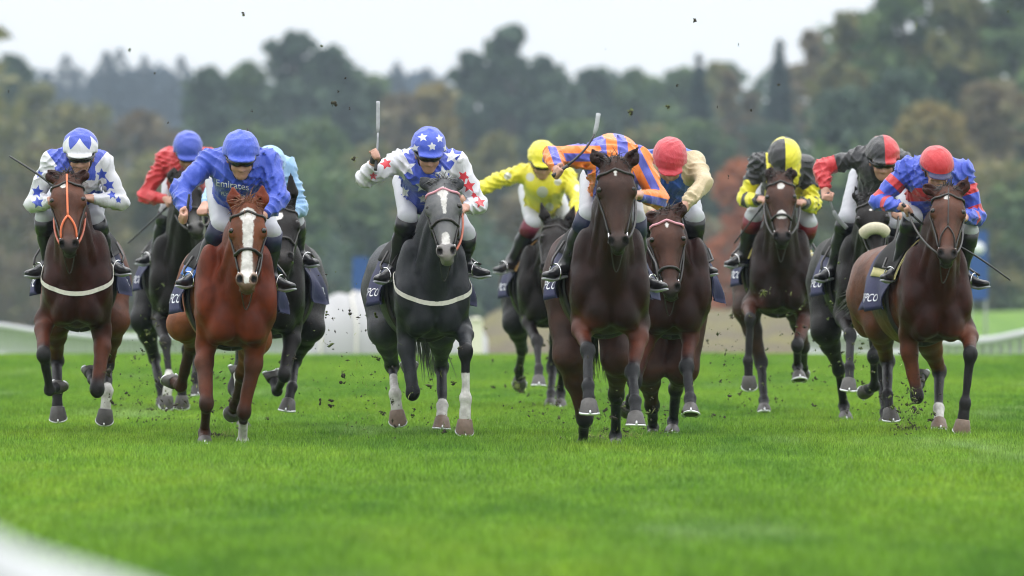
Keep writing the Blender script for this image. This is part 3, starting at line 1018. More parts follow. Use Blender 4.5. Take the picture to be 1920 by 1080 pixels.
def jockey(h, G, horse_sdf):
    j = h['j']; s = h['s']; D = FPX / s
    fw, lt, up = G['fw'], G['lt'], V(0, 0, 1)
    pel, mid = G['pel'], G['mid']
    org = V(pel[0], pel[1], pel[2] - .12)
    root = empty('person', org, j['label'], 'person', 'jockeys riding in the race')
    # head frame
    tau = math.radians(j.get('tilt', 28)); roll = math.radians(j.get('roll', 0)); turn = math.radians(j.get('turn', 0))
    hf0 = unit(fw * math.cos(turn) + lt * math.sin(turn)); hs = np.cross(hf0, up) * -1
    hs = unit(np.cross(up, hf0)) * -1
    if hs @ lt < 0: hs = -hs
    fd = hf0 * math.cos(tau) - up * math.sin(tau); td = up * math.cos(tau) + hf0 * math.sin(tau)
    td2 = td * math.cos(roll) + hs * math.sin(roll); hs = hs * math.cos(roll) - td * math.sin(roll); td = td2
    HC = G['head']; w = j['hd'][2] / s / .236
    HRm = np.stack([hs, fd, td], 1)
    Hh = lambda x, y, z: HC + (hs * x + fd * y + td * z) * w
    neck = mid + up * .035 + fw * .03
    rsf = j.get('sl', 1.0)
    # ---------------- body: one continuous figure
    B = SDF()
    B.ell(Hh(0, -.005, -.030), V(.076, .096, .105) * w, HRm, .02)
    B.ell(Hh(0, .040, -.115), V(.055, .055, .062) * w, HRm, .03)
    B.ell(Hh(0, .070, -.150), V(.030, .026, .022) * w, HRm, .02)
    B.ell(Hh(0, .088, -.060), V(.058, .020, .018) * w, HRm, .02)
    B.cone(Hh(0, .092, -.060), Hh(0, .112, -.093), .010 * w, .015 * w, .012)
    for d in (-1, 1):
        B.ell(Hh(d * .014, .100, -.096), .010 * w, None, .008)
        B.ell(Hh(d * .038, .072, -.092), V(.026, .022, .026) * w, HRm, .02)
        B.ell(Hh(d * .079, -.012, -.075), V(.010, .022, .034) * w, HRm, .006)
        B.ell(Hh(d * .032, .092, -.066), V(.017, .010, .009) * w, HRm, .006, '-')
    B.ell(Hh(0, .086, -.122), V(.028, .016, .007) * w, HRm, .008); B.ell(Hh(0, .084, -.135), V(.025, .015, .008) * w, HRm, .008)
    B.ell(Hh(0, .098, -.1285), V(.026, .010, .0022) * w, HRm, .003, '-')
    B.cone(Hh(0, -.02, -.10), neck, .052 * w, .060, .03)
    B.cone(neck, mid, .07, .10, .05); B.cone(mid, pel, .090, .085, .05, (lt, 1.2))
    hc = []
    for i, kx in enumerate('AB'):
        sh, el, wr = G['sh'][i], G['el' + kx], G['wr' + kx]
        d = -1 if i == 0 else 1
        B.cone(mid, sh, .09, .055, .04); B.cone(sh, el, .050, .040, .03); B.cone(el, wr, .042, .026, .03)
        gd = j.get('gr' + kx, None)
        gd = V(*gd) if gd is not None else lt * -d + up * .3
        hc.append(hand(B, wr, wr - el, gd, V(0, -.4, -1) if j.get('pn' + kx) is None else V(*j['pn' + kx]), d))
        hp, kn, ft = G['hip'][i], G['kn'][i], G['ft'][i]
        td_ = unit(fw * .75 + lt * d * .65)
        an = ft - td_ * .15 + up * .06
        B.cone(pel, hp, .080, .068, .04); B.cone(hp, kn, .060, .046, .03); B.cone(kn, an, .048, .034, .03); B.cone(an, ft, .030, .026, .02)
    v, f = B.mesh(.0102)
    body = mesh_obj('body', v, f, M_SKIN, root, True, org)
    G['grip'] = hc
    # ---------------- silks: jacket and sleeves
    J = SDF()
    pup = j.get('hump', 0.0)
    back = (mid + pel) / 2 + up * (.02 + pup)
    J.cone(mid - up * .01, back, .122, .130, .06, (lt, 1.20)); J.cone(back, pel, .130, .118, .06, (lt, 1.15))
    J.ell(mid + fw * .04 - up * .07, V(.152, .112, .118), np.stack([lt, fw, up], 1), .06)
    J.cone(neck - fw * .01, neck + (Hh(0, -.02, -.10) - neck) * .30, .078, .064, .03)
    J.cone(mid - up * .06 + fw * .02, pel - up * .13 + fw * .22, .13, .125, .06, (lt, 1.2))
    for i, kx in enumerate('AB'):
        sh, el, wr = G['sh'][i], G['el' + kx], G['wr' + kx]
        J.cone(mid, sh, .10, .068, .05); J.ell(sh, .070, None, .04)
        m = (sh + el) / 2
        J.cone(sh, m, .064 * rsf, .061 * rsf, .03); J.cone(m, el, .061 * rsf, .056 * rsf, .03)
        m2 = (el + wr) / 2
        J.cone(el, m2, .056 * rsf, .049 * rsf, .02); cuff = wr - unit(wr - el) * .035
        J.cone(m2, cuff, .052 * rsf, .036, .02)
        J.cone(cuff - unit(wr - el) * .02, cuff + unit(wr - el) * .008, .037, .036, .006)
    ns, ns2 = sinnoise(46, int(j['hd'][0]), 7), sinnoise(95, int(j['hd'][0]) + 3, 6)
    J.fold = crease(int(j['hd'][0]))
    v, f = J.mesh(.0088)
    me = mesh_obj('silks', v, f, j['silk'], root, True, org)
    # pattern fields
    def seg(A, Bb):
        ba = Bb - A; t = ((v - A) @ ba) / (ba @ ba)
        tc = np.clip(t, 0, 1)
        o = v - A - tc[:, None] * ba
        return np.linalg.norm(o, axis=1), t, o
    dT = seg(mid, pel)
    arms = {}
    best = dT[0] - .14
    zone = np.zeros(len(v), int); tt = np.zeros(len(v))
    slen = .28
    for i, kx in enumerate('AB'):
        sh, el, wr = G['sh'][i], G['el' + kx], G['wr' + kx]
        d = -1 if i == 0 else 1
        s1 = seg(sh, el); s2 = seg(el, wr)
        use2 = s2[0] < s1[0]
        ds = np.where(use2, s2[0], s1[0]) - .07
        t = np.where(use2, 1 + np.clip(s2[1], 0, 1.2), s1[1])
        arms[kx] = (ds, t, s1, s2, use2)
    # sleeve field: positive on the sleeves beyond the shoulder seam
    slv = np.full(len(v), -.1)
    tarm = np.full(len(v), -1.0); warm = np.full(len(v), -1)
    for i, kx in enumerate('AB'):
        sh, el, wr = G['sh'][i], G['el' + kx], G['wr' + kx]
        d = -1 if i == 0 else 1
        out = unit(unit(el - sh) + lt * d * .8)
        f_ = (v - (sh - lt * d * .02)) @ out + .0
        ds = arms[kx][0]
        f_ = np.where(ds < .06, np.minimum(f_, .06 - ds), -.1)
        f_ = np.where((arms[kx][1] > .30) & (ds < .05), np.maximum(f_, .02), f_)
        pick = f_ > slv
        slv = np.where(pick, f_, slv)
        tarm = np.where(pick, arms[kx][1], tarm); warm = np.where(pick, i, warm)
    ctx = dict(v=v, G=G, slv=slv, t=tarm, arm=warm, lt=lt, fw=fw, up=up, mid=mid, pel=pel, s=s, D=D,
               px=lambda: (960 + v[:, 0] * FPX / v[:, 1], HOR - (v[:, 2] - CAM_H) * FPX / v[:, 1]), arms=arms)
    p1, p2 = j['pattern'](ctx) if 'pattern' in j else (np.full(len(v), -1.0), np.full(len(v), -1.0))
    attr_f(me, 'pat1', p1); attr_f(me, 'pat2', p2)
    if 'text' in j:
        for txt, cx, cy, wd, slant in j['text']:
            tv, tf = text_mesh(txt)
            pts = []
            Y0 = D - .16
            pr = np.array([wp(cx + x * wd, cy - y * wd + slant * x * wd, D - .40) for x, y in tv[:, :2]])
            dv = np.tile(V(0, 1, 0), (len(pr), 1))
            ts = np.linspace(0, .75, 110)
            e = J.ev(pr[:, None, :] + dv[:, None, :] * ts[None, :, None])
            idx = np.argmax(e < .012, axis=1)
            hit = pr + dv * (ts[idx] - .006)[:, None]
            mesh_obj('printed_lettering', hit, tf, M_PRINT, me, False, org)
    # ---------------- breeches and boots
    Bc = SDF()
    Bc.ell(pel - up * .03, V(.165, .14, .13), np.stack([lt, fw, up], 1), .05)
    for i in (0, 1):
        hp, kn = G['hip'][i], G['kn'][i]
        Bc.cone(hp, kn, .088, .063, .04)
        an = G['ft'][i] - unit(fw * .75 + lt * (-.65 if i == 0 else .65)) * .15 + up * .06
        Bc.cone(kn, kn + (an - kn) * .22, .062, .052, .03)
    nb_ = sinnoise(60, 5 + int(j['hd'][0]), 6)
    Bc.fold = lambda Q: nb_(Q) * .004
    v2, f2 = Bc.mesh(.0115)
    mesh_obj('breeches', v2, f2, j.get('breech', M_BREECH), root, True, org)
    for i in (0, 1):
        kn, ft = G['kn'][i], G['ft'][i]
        d = -1 if i == 0 else 1
        td_ = unit(fw * .75 + lt * d * .65); sd_ = np.cross(up, td_)
        an = ft - td_ * .15 + up * .06
        Bt = SDF()
        kk = kn + (an - kn) * j.get('bt', .0)
        mcl = kn + (an - kn) * .45 - fw * .012
        Bt.cone(kk, mcl, .073, .060, .02); Bt.cone(mcl, an, .058, .043, .03)
        Bt.cone(an, ft - up * .0, .042, .036, .03, (up, .85))
        Bt.cone(an - up * .025, an - up * .045 - td_ * .03, .036, .032, .02)
        Bt.ell(ft + td_ * .03, V(.036, .055, .026), np.stack([sd_, td_, up], 1), .02)
        Bt.cut(kk, unit(kk - an))
        wr_ = sinnoise(70, 9 + i, 5)
        Bt.fold = lambda Q: wr_(Q) * .0025
        v3, f3 = Bt.mesh(.0105)
        bo = mesh_obj('boot', v3, f3, j.get('boot', M_BOOT), root, True, org)
        sm = MB()
        sm.tube([an - up * .072 - td_ * .05, an - up * .068 + td_ * .02, ft - up * .030, ft - up * .020 + td_ * .085], [.026, .032, .038, .018], 8, (up, .35))
        sm.build('boot_sole', M_SOLE, bo, org)
        cm = MB(); cc = kk + (an - kk) * .03
        axb = unit(an - kk)
        cm.tube([cc - axb * .012, cc + axb * .10], [.0765, .0715], 16)
        cm.build('boot_top', j.get('boottop', M_BOOT), bo, org)
    # ---------------- helmet with silk cap, goggles
    Hm = SDF()
    Hm.ell(Hh(0, -.012, .0), V(.115, .140, .118) * w, HRm, .01)
    Hm.cut(Hh(0, 0, -.022), -td + fd * .18)
    Hm.ell(Hh(0, .112, -.016), V(.082, .060, .013) * w, HRm, .022)
    Hm.cone(Hh(-.10, .03, -.018), Hh(.10, .03, -.018), .012 * w, .012 * w, .015)
    Hm.ell(Hh(0, -.012, .118), V(.014, .014, .007) * w, HRm, .008)
    for q in range(6):
        an_ = q * math.pi / 3 + .3
        Hm.cone(Hh(.02 * math.cos(an_), -.012 + .02 * math.sin(an_), .116), Hh(.112 * math.cos(an_), -.012 + .136 * math.sin(an_), .01), .0055, .0055, .006)
    nh = sinnoise(70, int(j['hd'][0]) + 8, 6)
    ch_ = crease(int(j['hd'][0]) + 50)
    Hm.fold = lambda Q: nh(Q) * .0015 + ch_(Q) * .28
    v4, f4 = Hm.mesh(.0082)
    hel = mesh_obj('helmet_cap', v4, f4, j['cap'], root, True, org)
    q4 = (v4 - HC) @ HRm / w
    p1, p2 = j['cappat'](q4) if 'cappat' in j else (np.full(len(v4), -1.0), np.full(len(v4), -1.0))
    attr_f(hel, 'pat1', p1); attr_f(hel, 'pat2', p2)
    if j.get('gog', 1):
        gm = MB()
        pts = [Hh(math.sin(t) * .086, math.cos(t) * .106 - .004, -.052) for t in np.linspace(-1.75, 1.75, 19)]
        gm.tube(pts, [.012] * 5 + [.019, .024, .026, .024, .021, .024, .026, .024, .019] + [.012] * 5, 8)
        gm.build('goggles', M_GOG, hel, org)
    cs_ = MB()
    cs_.tube([Hh(-.083, .012, -.03), Hh(-.066, .035, -.11), Hh(-.03, .055, -.172), Hh(.03, .055, -.172), Hh(.066, .035, -.11), Hh(.083, .012, -.03)], .006, 6)
    cs_.build('chin_strap', M_LEATHER, hel, org)
    if j.get('glove'):
        i = 'AB'.index(j['glove'])
        wr, el = G['wr' + j['glove']], G['el' + j['glove']]
        gl = SDF(); u = unit(wr - el)
        gl.cone(wr - u * .025, wr + u * .03, .030, .031, .01); gl.ell(wr + u * .042, V(.036, .036, .030), None, .02)
        v5, f5 = gl.mesh(.008)
        mesh_obj('glove', v5, f5, M_GLOVE, root, True, org)
    return root

def whip(pts, label, r=.0075, pad=0.0, handle=.22):
    """jockey's whip: gripped end first"""
    pts = [np.asarray(p, float) for p in pts]
    org = pts[0]
    root = empty('riding_whip', org, label, 'whip', 'whips carried by the jockeys')
    # resample as a smooth curve
    n = 16
    def cr(t):
        m = len(pts) - 1; x = t * m; i = min(int(x), m - 1); u = x - i
        p0 = pts[max(i - 1, 0)]; p1 = pts[i]; p2 = pts[i + 1]; p3 = pts[min(i + 2, m)]
        return .5 * ((2 * p1) + (-p0 + p2) * u + (2 * p0 - 5 * p1 + 4 * p2 - p3) * u * u + (-p0 + 3 * p1 - 3 * p2 + p3) * u ** 3)
    cur = [cr(t) for t in np.linspace(0, 1, n)]
    k = max(2, int(n * handle))
    m = MB(); m.tube(cur[:k + 1], [r * 1.5] + [r * 1.25] * (k - 1) + [r * 1.35], 8); m.build('handle', M_WHIP, root, org)
    e = n - (int(n * pad) if pad else 0)
    m = MB(); m.tube(cur[k:e], list(np.linspace(r, r * .7, len(cur[k:e]))), 7); m.build('shaft', M_WHIP if not pad else M_WHIPPAD if pad > .3 else M_WHIP, root, org)
    if pad:
        m = MB(); q = cur[e - 1:]; sd = unit(np.cross(q[-1] - q[0], V(0, 1, 0)))
        m.tube(q, [r * 1.0] + [r * 1.6] * (len(q) - 1), 8, (V(0, 1, 0), .45)); m.build('pad', M_WHIPPAD, root, org)
    return root
# ------------------------------------------------------------------ ground
def gz(x, y):
    def sm(a, b, t):
        t = min(1, max(0, (t - a) / (b - a))); return t * t * (3 - 2 * t)
    z = -1.0 * sm(119, 165, y) + 1.0 * sm(205, 310, y) * sm(.036, .048, x / max(y, 1)) - 2.2 * sm(325, 600, y) + 3.0 * sm(900, 1200, y) + 20.0 * sm(1300, 2000, y)
    return z + 0.012 * math.sin(x * .9 + y * .31) * math.sin(y * .53)

def grass_tone(nt, dry=0.0):
    """turf colour: lusher and paler swathes left by mowing, yellowed patches"""
    geo = nd(nt, 'ShaderNodeNewGeometry')
    def nz(scale, stretch, detail=3, rot=0.0):
        mp = nd(nt, 'ShaderNodeMapping')
        mp.inputs['Scale'].default_value = stretch
        mp.inputs['Rotation'].default_value = (0, 0, rot)
        nt.links.new(geo.outputs['Position'], mp.inputs[0])
        n = nd(nt, 'ShaderNodeTexNoise')
        n.inputs['Scale'].default_value = scale; n.inputs['Detail'].default_value = detail
        nt.links.new(mp.outputs[0], n.inputs['Vector'])
        return n.outputs[0]
    big = ramp(nt, nz(.55, (1, .10, .05), 3), .38, .64)
    med = ramp(nt, nz(2.2, (1, .22, .05), 4, .15), .36, .66)
    pale = ramp(nt, nz(.60, (1.2, .16, .05), 5, -.25), .56, .82)
    c = mixc(nt, big, (.084, .214, .017), (.194, .340, .024))
    c = mixc(nt, med, c, (.142, .298, .021))
    c = mixc(nt, pale, c, (.235, .360, .125))
    fine = ramp(nt, nz(7, (1, .3, .2), 3), .35, .65)
    c = mixc(nt, 1.0, c, mixc(nt, fine, (.86, .88, .82), (1.14, 1.12, 1.2)), 'MULTIPLY')
    return c

def grass_material():
    m, nt, b = new_mat('turf')
    c = mixc(nt, 1.0, grass_tone(nt), (.62, .62, .70), 'MULTIPLY')     # colour darkened to stand for blades shading one another
    nt.links.new(c, b.inputs['Base Color'])
    b.inputs['Roughness'].default_value = .8
    b.inputs['Specular IOR Level'].default_value = .2
    bump(nt, b, noise(nt, 40, 4), .5, .03)
    return m

def blade_material():
    m, nt, b = new_mat('grass_blade')
    c = grass_tone(nt)
    geo = nd(nt, 'ShaderNodeNewGeometry')
    isl = mixc(nt, geo.outputs['Random Per Island'], (.50, .54, .42), (1.62, 1.46, 1.9))
    c = mixc(nt, 1.0, c, isl, 'MULTIPLY')
    nt.links.new(c, b.inputs['Base Color'])
    b.inputs['Roughness'].default_value = .5
    b.inputs['Specular IOR Level'].default_value = .35
    tr = nd(nt, 'ShaderNodeBsdfTranslucent')
    nt.links.new(c, tr.inputs[0])
    mx = nd(nt, 'ShaderNodeMixShader'); mx.inputs[0].default_value = .35
    nt.links.new(b.outputs[0], mx.inputs[1]); nt.links.new(tr.outputs[0], mx.inputs[2])
    nt.links.new(mx.outputs[0], nt.nodes['Material Output'].inputs[0])
    return m

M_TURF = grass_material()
ys = list(np.linspace(2, 118, 60)) + list(np.linspace(121, 320, 90)) + list(np.linspace(330, 900, 40)) + list(np.linspace(950, 2600, 20))
vs, fs = [], []
nx = 41
for y in ys:
    half = 30 + y * .35
    for i in range(nx):
        x = (i / (nx - 1) * 2 - 1) * half
        vs.append((x, y, gz(x, y)))
for j in range(len(ys) - 1):
    for i in range(nx - 1):
        fs.append((j * nx + i, j * nx + i + 1, (j + 1) * nx + i + 1, (j + 1) * nx + i))
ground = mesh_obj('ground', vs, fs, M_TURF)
ground['kind'] = 'structure'
ground['label'] = 'green turf of the racecourse'

# grass: one square metre of blades set out over the near turf with a rotation of its own each time
def grass_object():
    r = random.Random(3)
    v, f = [], []
    for i in range(2600):
        x, y = r.uniform(-.52, .52), r.uniform(-.52, .52)
        h = r.uniform(.035, .072) * (1.15 if r.random() < .15 else 1); w = r.uniform(.0018, .0034)
        an = r.uniform(0, 6.28); la = r.uniform(0, 6.28); ln = h * r.uniform(.05, .55)
        dx, dy = math.cos(an) * w, math.sin(an) * w; lx, ly = math.cos(la) * ln, math.sin(la) * ln
        k = len(v)
        v += [(x - dx, y - dy, -.01), (x + dx, y + dy, -.01), (x + lx * .35 + dx * .8, y + ly * .35 + dy * .8, h * .6), (x + lx * .35 - dx * .8, y + ly * .35 - dy * .8, h * .6), (x + lx, y + ly, h)]
        f += [(k, k + 1, k + 2, k + 3), (k + 3, k + 2, k + 4)]
    nb = len(v)
    pts = []
    y = 27.0
    while y < 122:
        half = y * .100 + 1.2
        x = -half
        while x < half:
            pts.append((x + r.uniform(-.1, .1), y + r.uniform(-.1, .1), gz(x, y)))
            x += .95
        y += .95
    o = mesh_obj('grass', np.array(v + pts), f, blade_material(), None, False)
    tag(o, 'short green grass covering the track', 'grass', kind='stuff')
    a = o.data.attributes.new('seat', 'BOOLEAN', 'POINT')
    a.data.foreach_set('value', np.array([False] * nb + [True] * len(pts)))
    ng = bpy.data.node_groups.new('grass_spread', 'GeometryNodeTree')
    ng.interface.new_socket('Geometry', in_out='INPUT', socket_type='NodeSocketGeometry')
    ng.interface.new_socket('Geometry', in_out='OUTPUT', socket_type='NodeSocketGeometry')
    gi = ng.nodes.new('NodeGroupInput'); go = ng.nodes.new('NodeGroupOutput')
    na = ng.nodes.new('GeometryNodeInputNamedAttribute'); na.data_type = 'BOOLEAN'; na.inputs[0].default_value = 'seat'
    sep = ng.nodes.new('GeometryNodeSeparateGeometry'); sep.domain = 'POINT'
    ng.links.new(gi.outputs[0], sep.inputs[0]); ng.links.new(na.outputs[0], sep.inputs[1])
    m2p = ng.nodes.new('GeometryNodeMeshToPoints')
    ng.links.new(sep.outputs[0], m2p.inputs[0])
    ins = ng.nodes.new('GeometryNodeInstanceOnPoints')
    ng.links.new(m2p.outputs[0], ins.inputs['Points']); ng.links.new(sep.outputs[1], ins.inputs['Instance'])
    rv = ng.nodes.new('FunctionNodeRandomValue'); rv.data_type = 'FLOAT_VECTOR'
    rv.inputs[0].default_value = (0, 0, 0); rv.inputs[1].default_value = (0, 0, 6.283)
    ng.links.new(rv.outputs[0], ins.inputs['Rotation'])
    rs = ng.nodes.new('FunctionNodeRandomValue'); rs.data_type = 'FLOAT_VECTOR'
    rs.inputs[0].default_value = (1, 1, .75); rs.inputs[1].default_value = (1.08, 1.08, 1.15); rs.inputs['Seed'].default_value = 4
    ng.links.new(rs.outputs[0], ins.inputs['Scale'])
    ng.links.new(ins.outputs[0], go.inputs[0])
    md = o.modifiers.new('spread', 'NODES'); md.node_group = ng
    return o
grass_object()

# ------------------------------------------------------------------ trees
def leaf_material(name, c0, c1, c2):
    m, nt, b = new_mat(name)
    geo = nd(nt, 'ShaderNodeNewGeometry')
    c = mixc(nt, geo.outputs['Random Per Island'], c0, c1)
    c = mixc(nt, ramp(nt, noise(nt, .45, 3), .42, .68), c, c2)
    nt.links.new(c, b.inputs['Base Color'])
    b.inputs['Roughness'].default_value = .7
    b.inputs['Specular IOR Level'].default_value = .2
    tr = nd(nt, 'ShaderNodeBsdfTranslucent'); nt.links.new(c, tr.inputs[0])
    mx = nd(nt, 'ShaderNodeMixShader'); mx.inputs[0].default_value = .25
    nt.links.new(b.outputs[0], mx.inputs[1]); nt.links.new(tr.outputs[0], mx.inputs[2])
    nt.links.new(mx.outputs[0], nt.nodes['Material Output'].inputs[0])
    return m
LEAF = dict(
    dark=leaf_material('dark_green_leaves', (0.033, 0.059, 0.040), (0.062, 0.103, 0.062), (0.077, 0.118, 0.068)),
    green=leaf_material('green_leaves', (0.050, 0.092, 0.038), (0.088, 0.144, 0.053), (0.125, 0.176, 0.062)),
    olive=leaf_material('olive_leaves', (0.111, 0.125, 0.047), (0.169, 0.169, 0.064), (0.220, 0.199, 0.073)),
    brown=leaf_material('brown_autumn_leaves', (0.125, 0.097, 0.059), (0.191, 0.144, 0.081), (0.169, 0.155, 0.081)),
    gold=leaf_material('golden_autumn_leaves', (0.191, 0.155, 0.055), (0.271, 0.206, 0.070), (0.191, 0.176, 0.073)),
    rust=leaf_material('rust_red_leaves', (0.294, 0.092, 0.038), (0.441, 0.147, 0.059), (0.353, 0.125, 0.052)),
    hazepine=leaf_material('haze_tinted_needles', (0.025, 0.045, 0.066), (0.041, 0.066, 0.090), (0.034, 0.056, 0.081)),  # blue of the distant haze mixed into the needle colour
    pine=leaf_material('conifer_needles', (0.024, 0.047, 0.044), (0.044, 0.073, 0.064), (0.038, 0.068, 0.059)),
)
M_BARK = plain('bark', (.075, .060, .048), .9, var=.4, scale=6, bmp=.4)

def leaves(v, f, cs, rs, n, size, rr, flat=1.0):
    k = len(v)
    for i in range(n):
        c, r = cs[i % len(cs)], rs[i % len(rs)]
        d = unit(V(rr.gauss(0, 1), rr.gauss(0, 1), rr.gauss(0, 1))); q = c + d * V(r, r, r * flat) * (rr.random() ** .45)
        a = unit(V(rr.gauss(0, 1), rr.gauss(0, 1), rr.gauss(0, .7))); b = unit(np.cross(a, V(rr.gauss(0, 1), rr.gauss(0, 1), rr.gauss(0, 1))))
        s = size * rr.uniform(.55, 1.25)
        v += [q - a * s, q - b * s * .55, q + a * s, q + b * s * .55]
        f.append((k, k + 1, k + 2, k + 3)); k += 4

def tree(px, top, wpx, depth, kind, pal, label, seed, dens=1.0, bot=.18):
    rr = random.Random(seed)
    X = (px - 960) * depth / FPX
    ht = CAM_H - (top - HOR) * depth / FPX
    base = gz(X, depth)
    H = ht - base; Wd = wpx * depth / FPX / 2
    org = V(X, depth, base)
    root = empty('conifer_tree' if kind == 'con' else 'broadleaf_tree', org, label, 'tree', 'trees of the wood behind the course')
    tm = MB()
    lean = V(rr.uniform(-.04, .04), rr.uniform(-.04, .04), 1)
    tr = max(.12, H * .018)
    tm.tube([org + lean * H * t * V(1, 1, 1) for t in (-.01, .1, .3, .55, .8 if kind != 'con' else .97)], [tr * 1.35, tr, tr * .8, tr * .55, tr * .15], 7)
    v, f = [], []
    if kind == 'con':
        sz = max(.3, H * .055)
        n = int(3000 * dens); k = 0
        for i in range(n):
            t = bot + (1 - bot) * (1 - rr.random() ** .75)
            tier = 1.0 - .38 * (((t - bot) * 13) % 1.0)
            R = Wd * ((1 - t) / (1 - bot)) ** .8 * tier * math.sqrt(rr.uniform(.15, 1)) + .04
            an = rr.uniform(0, 6.283)
            q = org + lean * H * t + V(math.cos(an) * R, math.sin(an) * R, -R * .22)
            a_ = unit(V(math.cos(an), math.sin(an), -.35 + rr.gauss(0, .25))); b_ = unit(np.cross(a_, V(rr.gauss(0, .5), rr.gauss(0, .5), 1)))
            s_ = sz * rr.uniform(.5, 1.1) * (.35 + .65 * (1 - t))
            v += [q - a_ * s_, q - b_ * s_ * .45, q + a_ * s_, q + b_ * s_ * .45]; f.append((k, k + 1, k + 2, k + 3)); k += 4
        for i in range(14):
            t = bot + (1 - bot) * i / 15; an = i * 2.4; R = Wd * (1 - t) * .8
            tm.tube([org + lean * H * t, org + lean * H * t + V(math.cos(an) * R, math.sin(an) * R, -R * .2)], [tr * .25, tr * .06], 4)
    else:
        cs, rs = [], []
        n = 64 if kind == 'round' else 26
        for i in range(n):
            t = bot + (1 - bot) * (i + rr.random()) / n
            u_ = (t - bot) / (1 - bot)
            env = min(1.0, .62 + 1.3 * u_) * max(.05, 1 - u_ ** 2.4) ** .62
            an = rr.uniform(0, 6.28); R = Wd * env * math.sqrt(rr.uniform(.02, .95))
            r = Wd * rr.uniform(.13, .27) + .2
            c = org + V(math.cos(an) * R, math.sin(an) * R, min(H * t, H - r * .8))
            cs.append(c); rs.append(r)
            if i % 4 == 0: tm.tube([org + lean * H * max(.12, t * .6), (org + lean * H * t * .8 + c) / 2, c], [tr * .5, tr * .3, tr * .08], 5)
        cs.append(org + V(rr.uniform(-.15, .15) * Wd, 0, H - Wd * .16)); rs.append(Wd * .18)
        sz = max(.3, min(.9, H * .030))
        leaves(v, f, cs, rs, int((2500 if kind == 'round' else 1500) * dens), sz, rr, .85)
    tm.build('trunk', M_BARK, root, org)
    mesh_obj('crown', np.array(v), f, LEAF[pal], root, False, org)
    return root

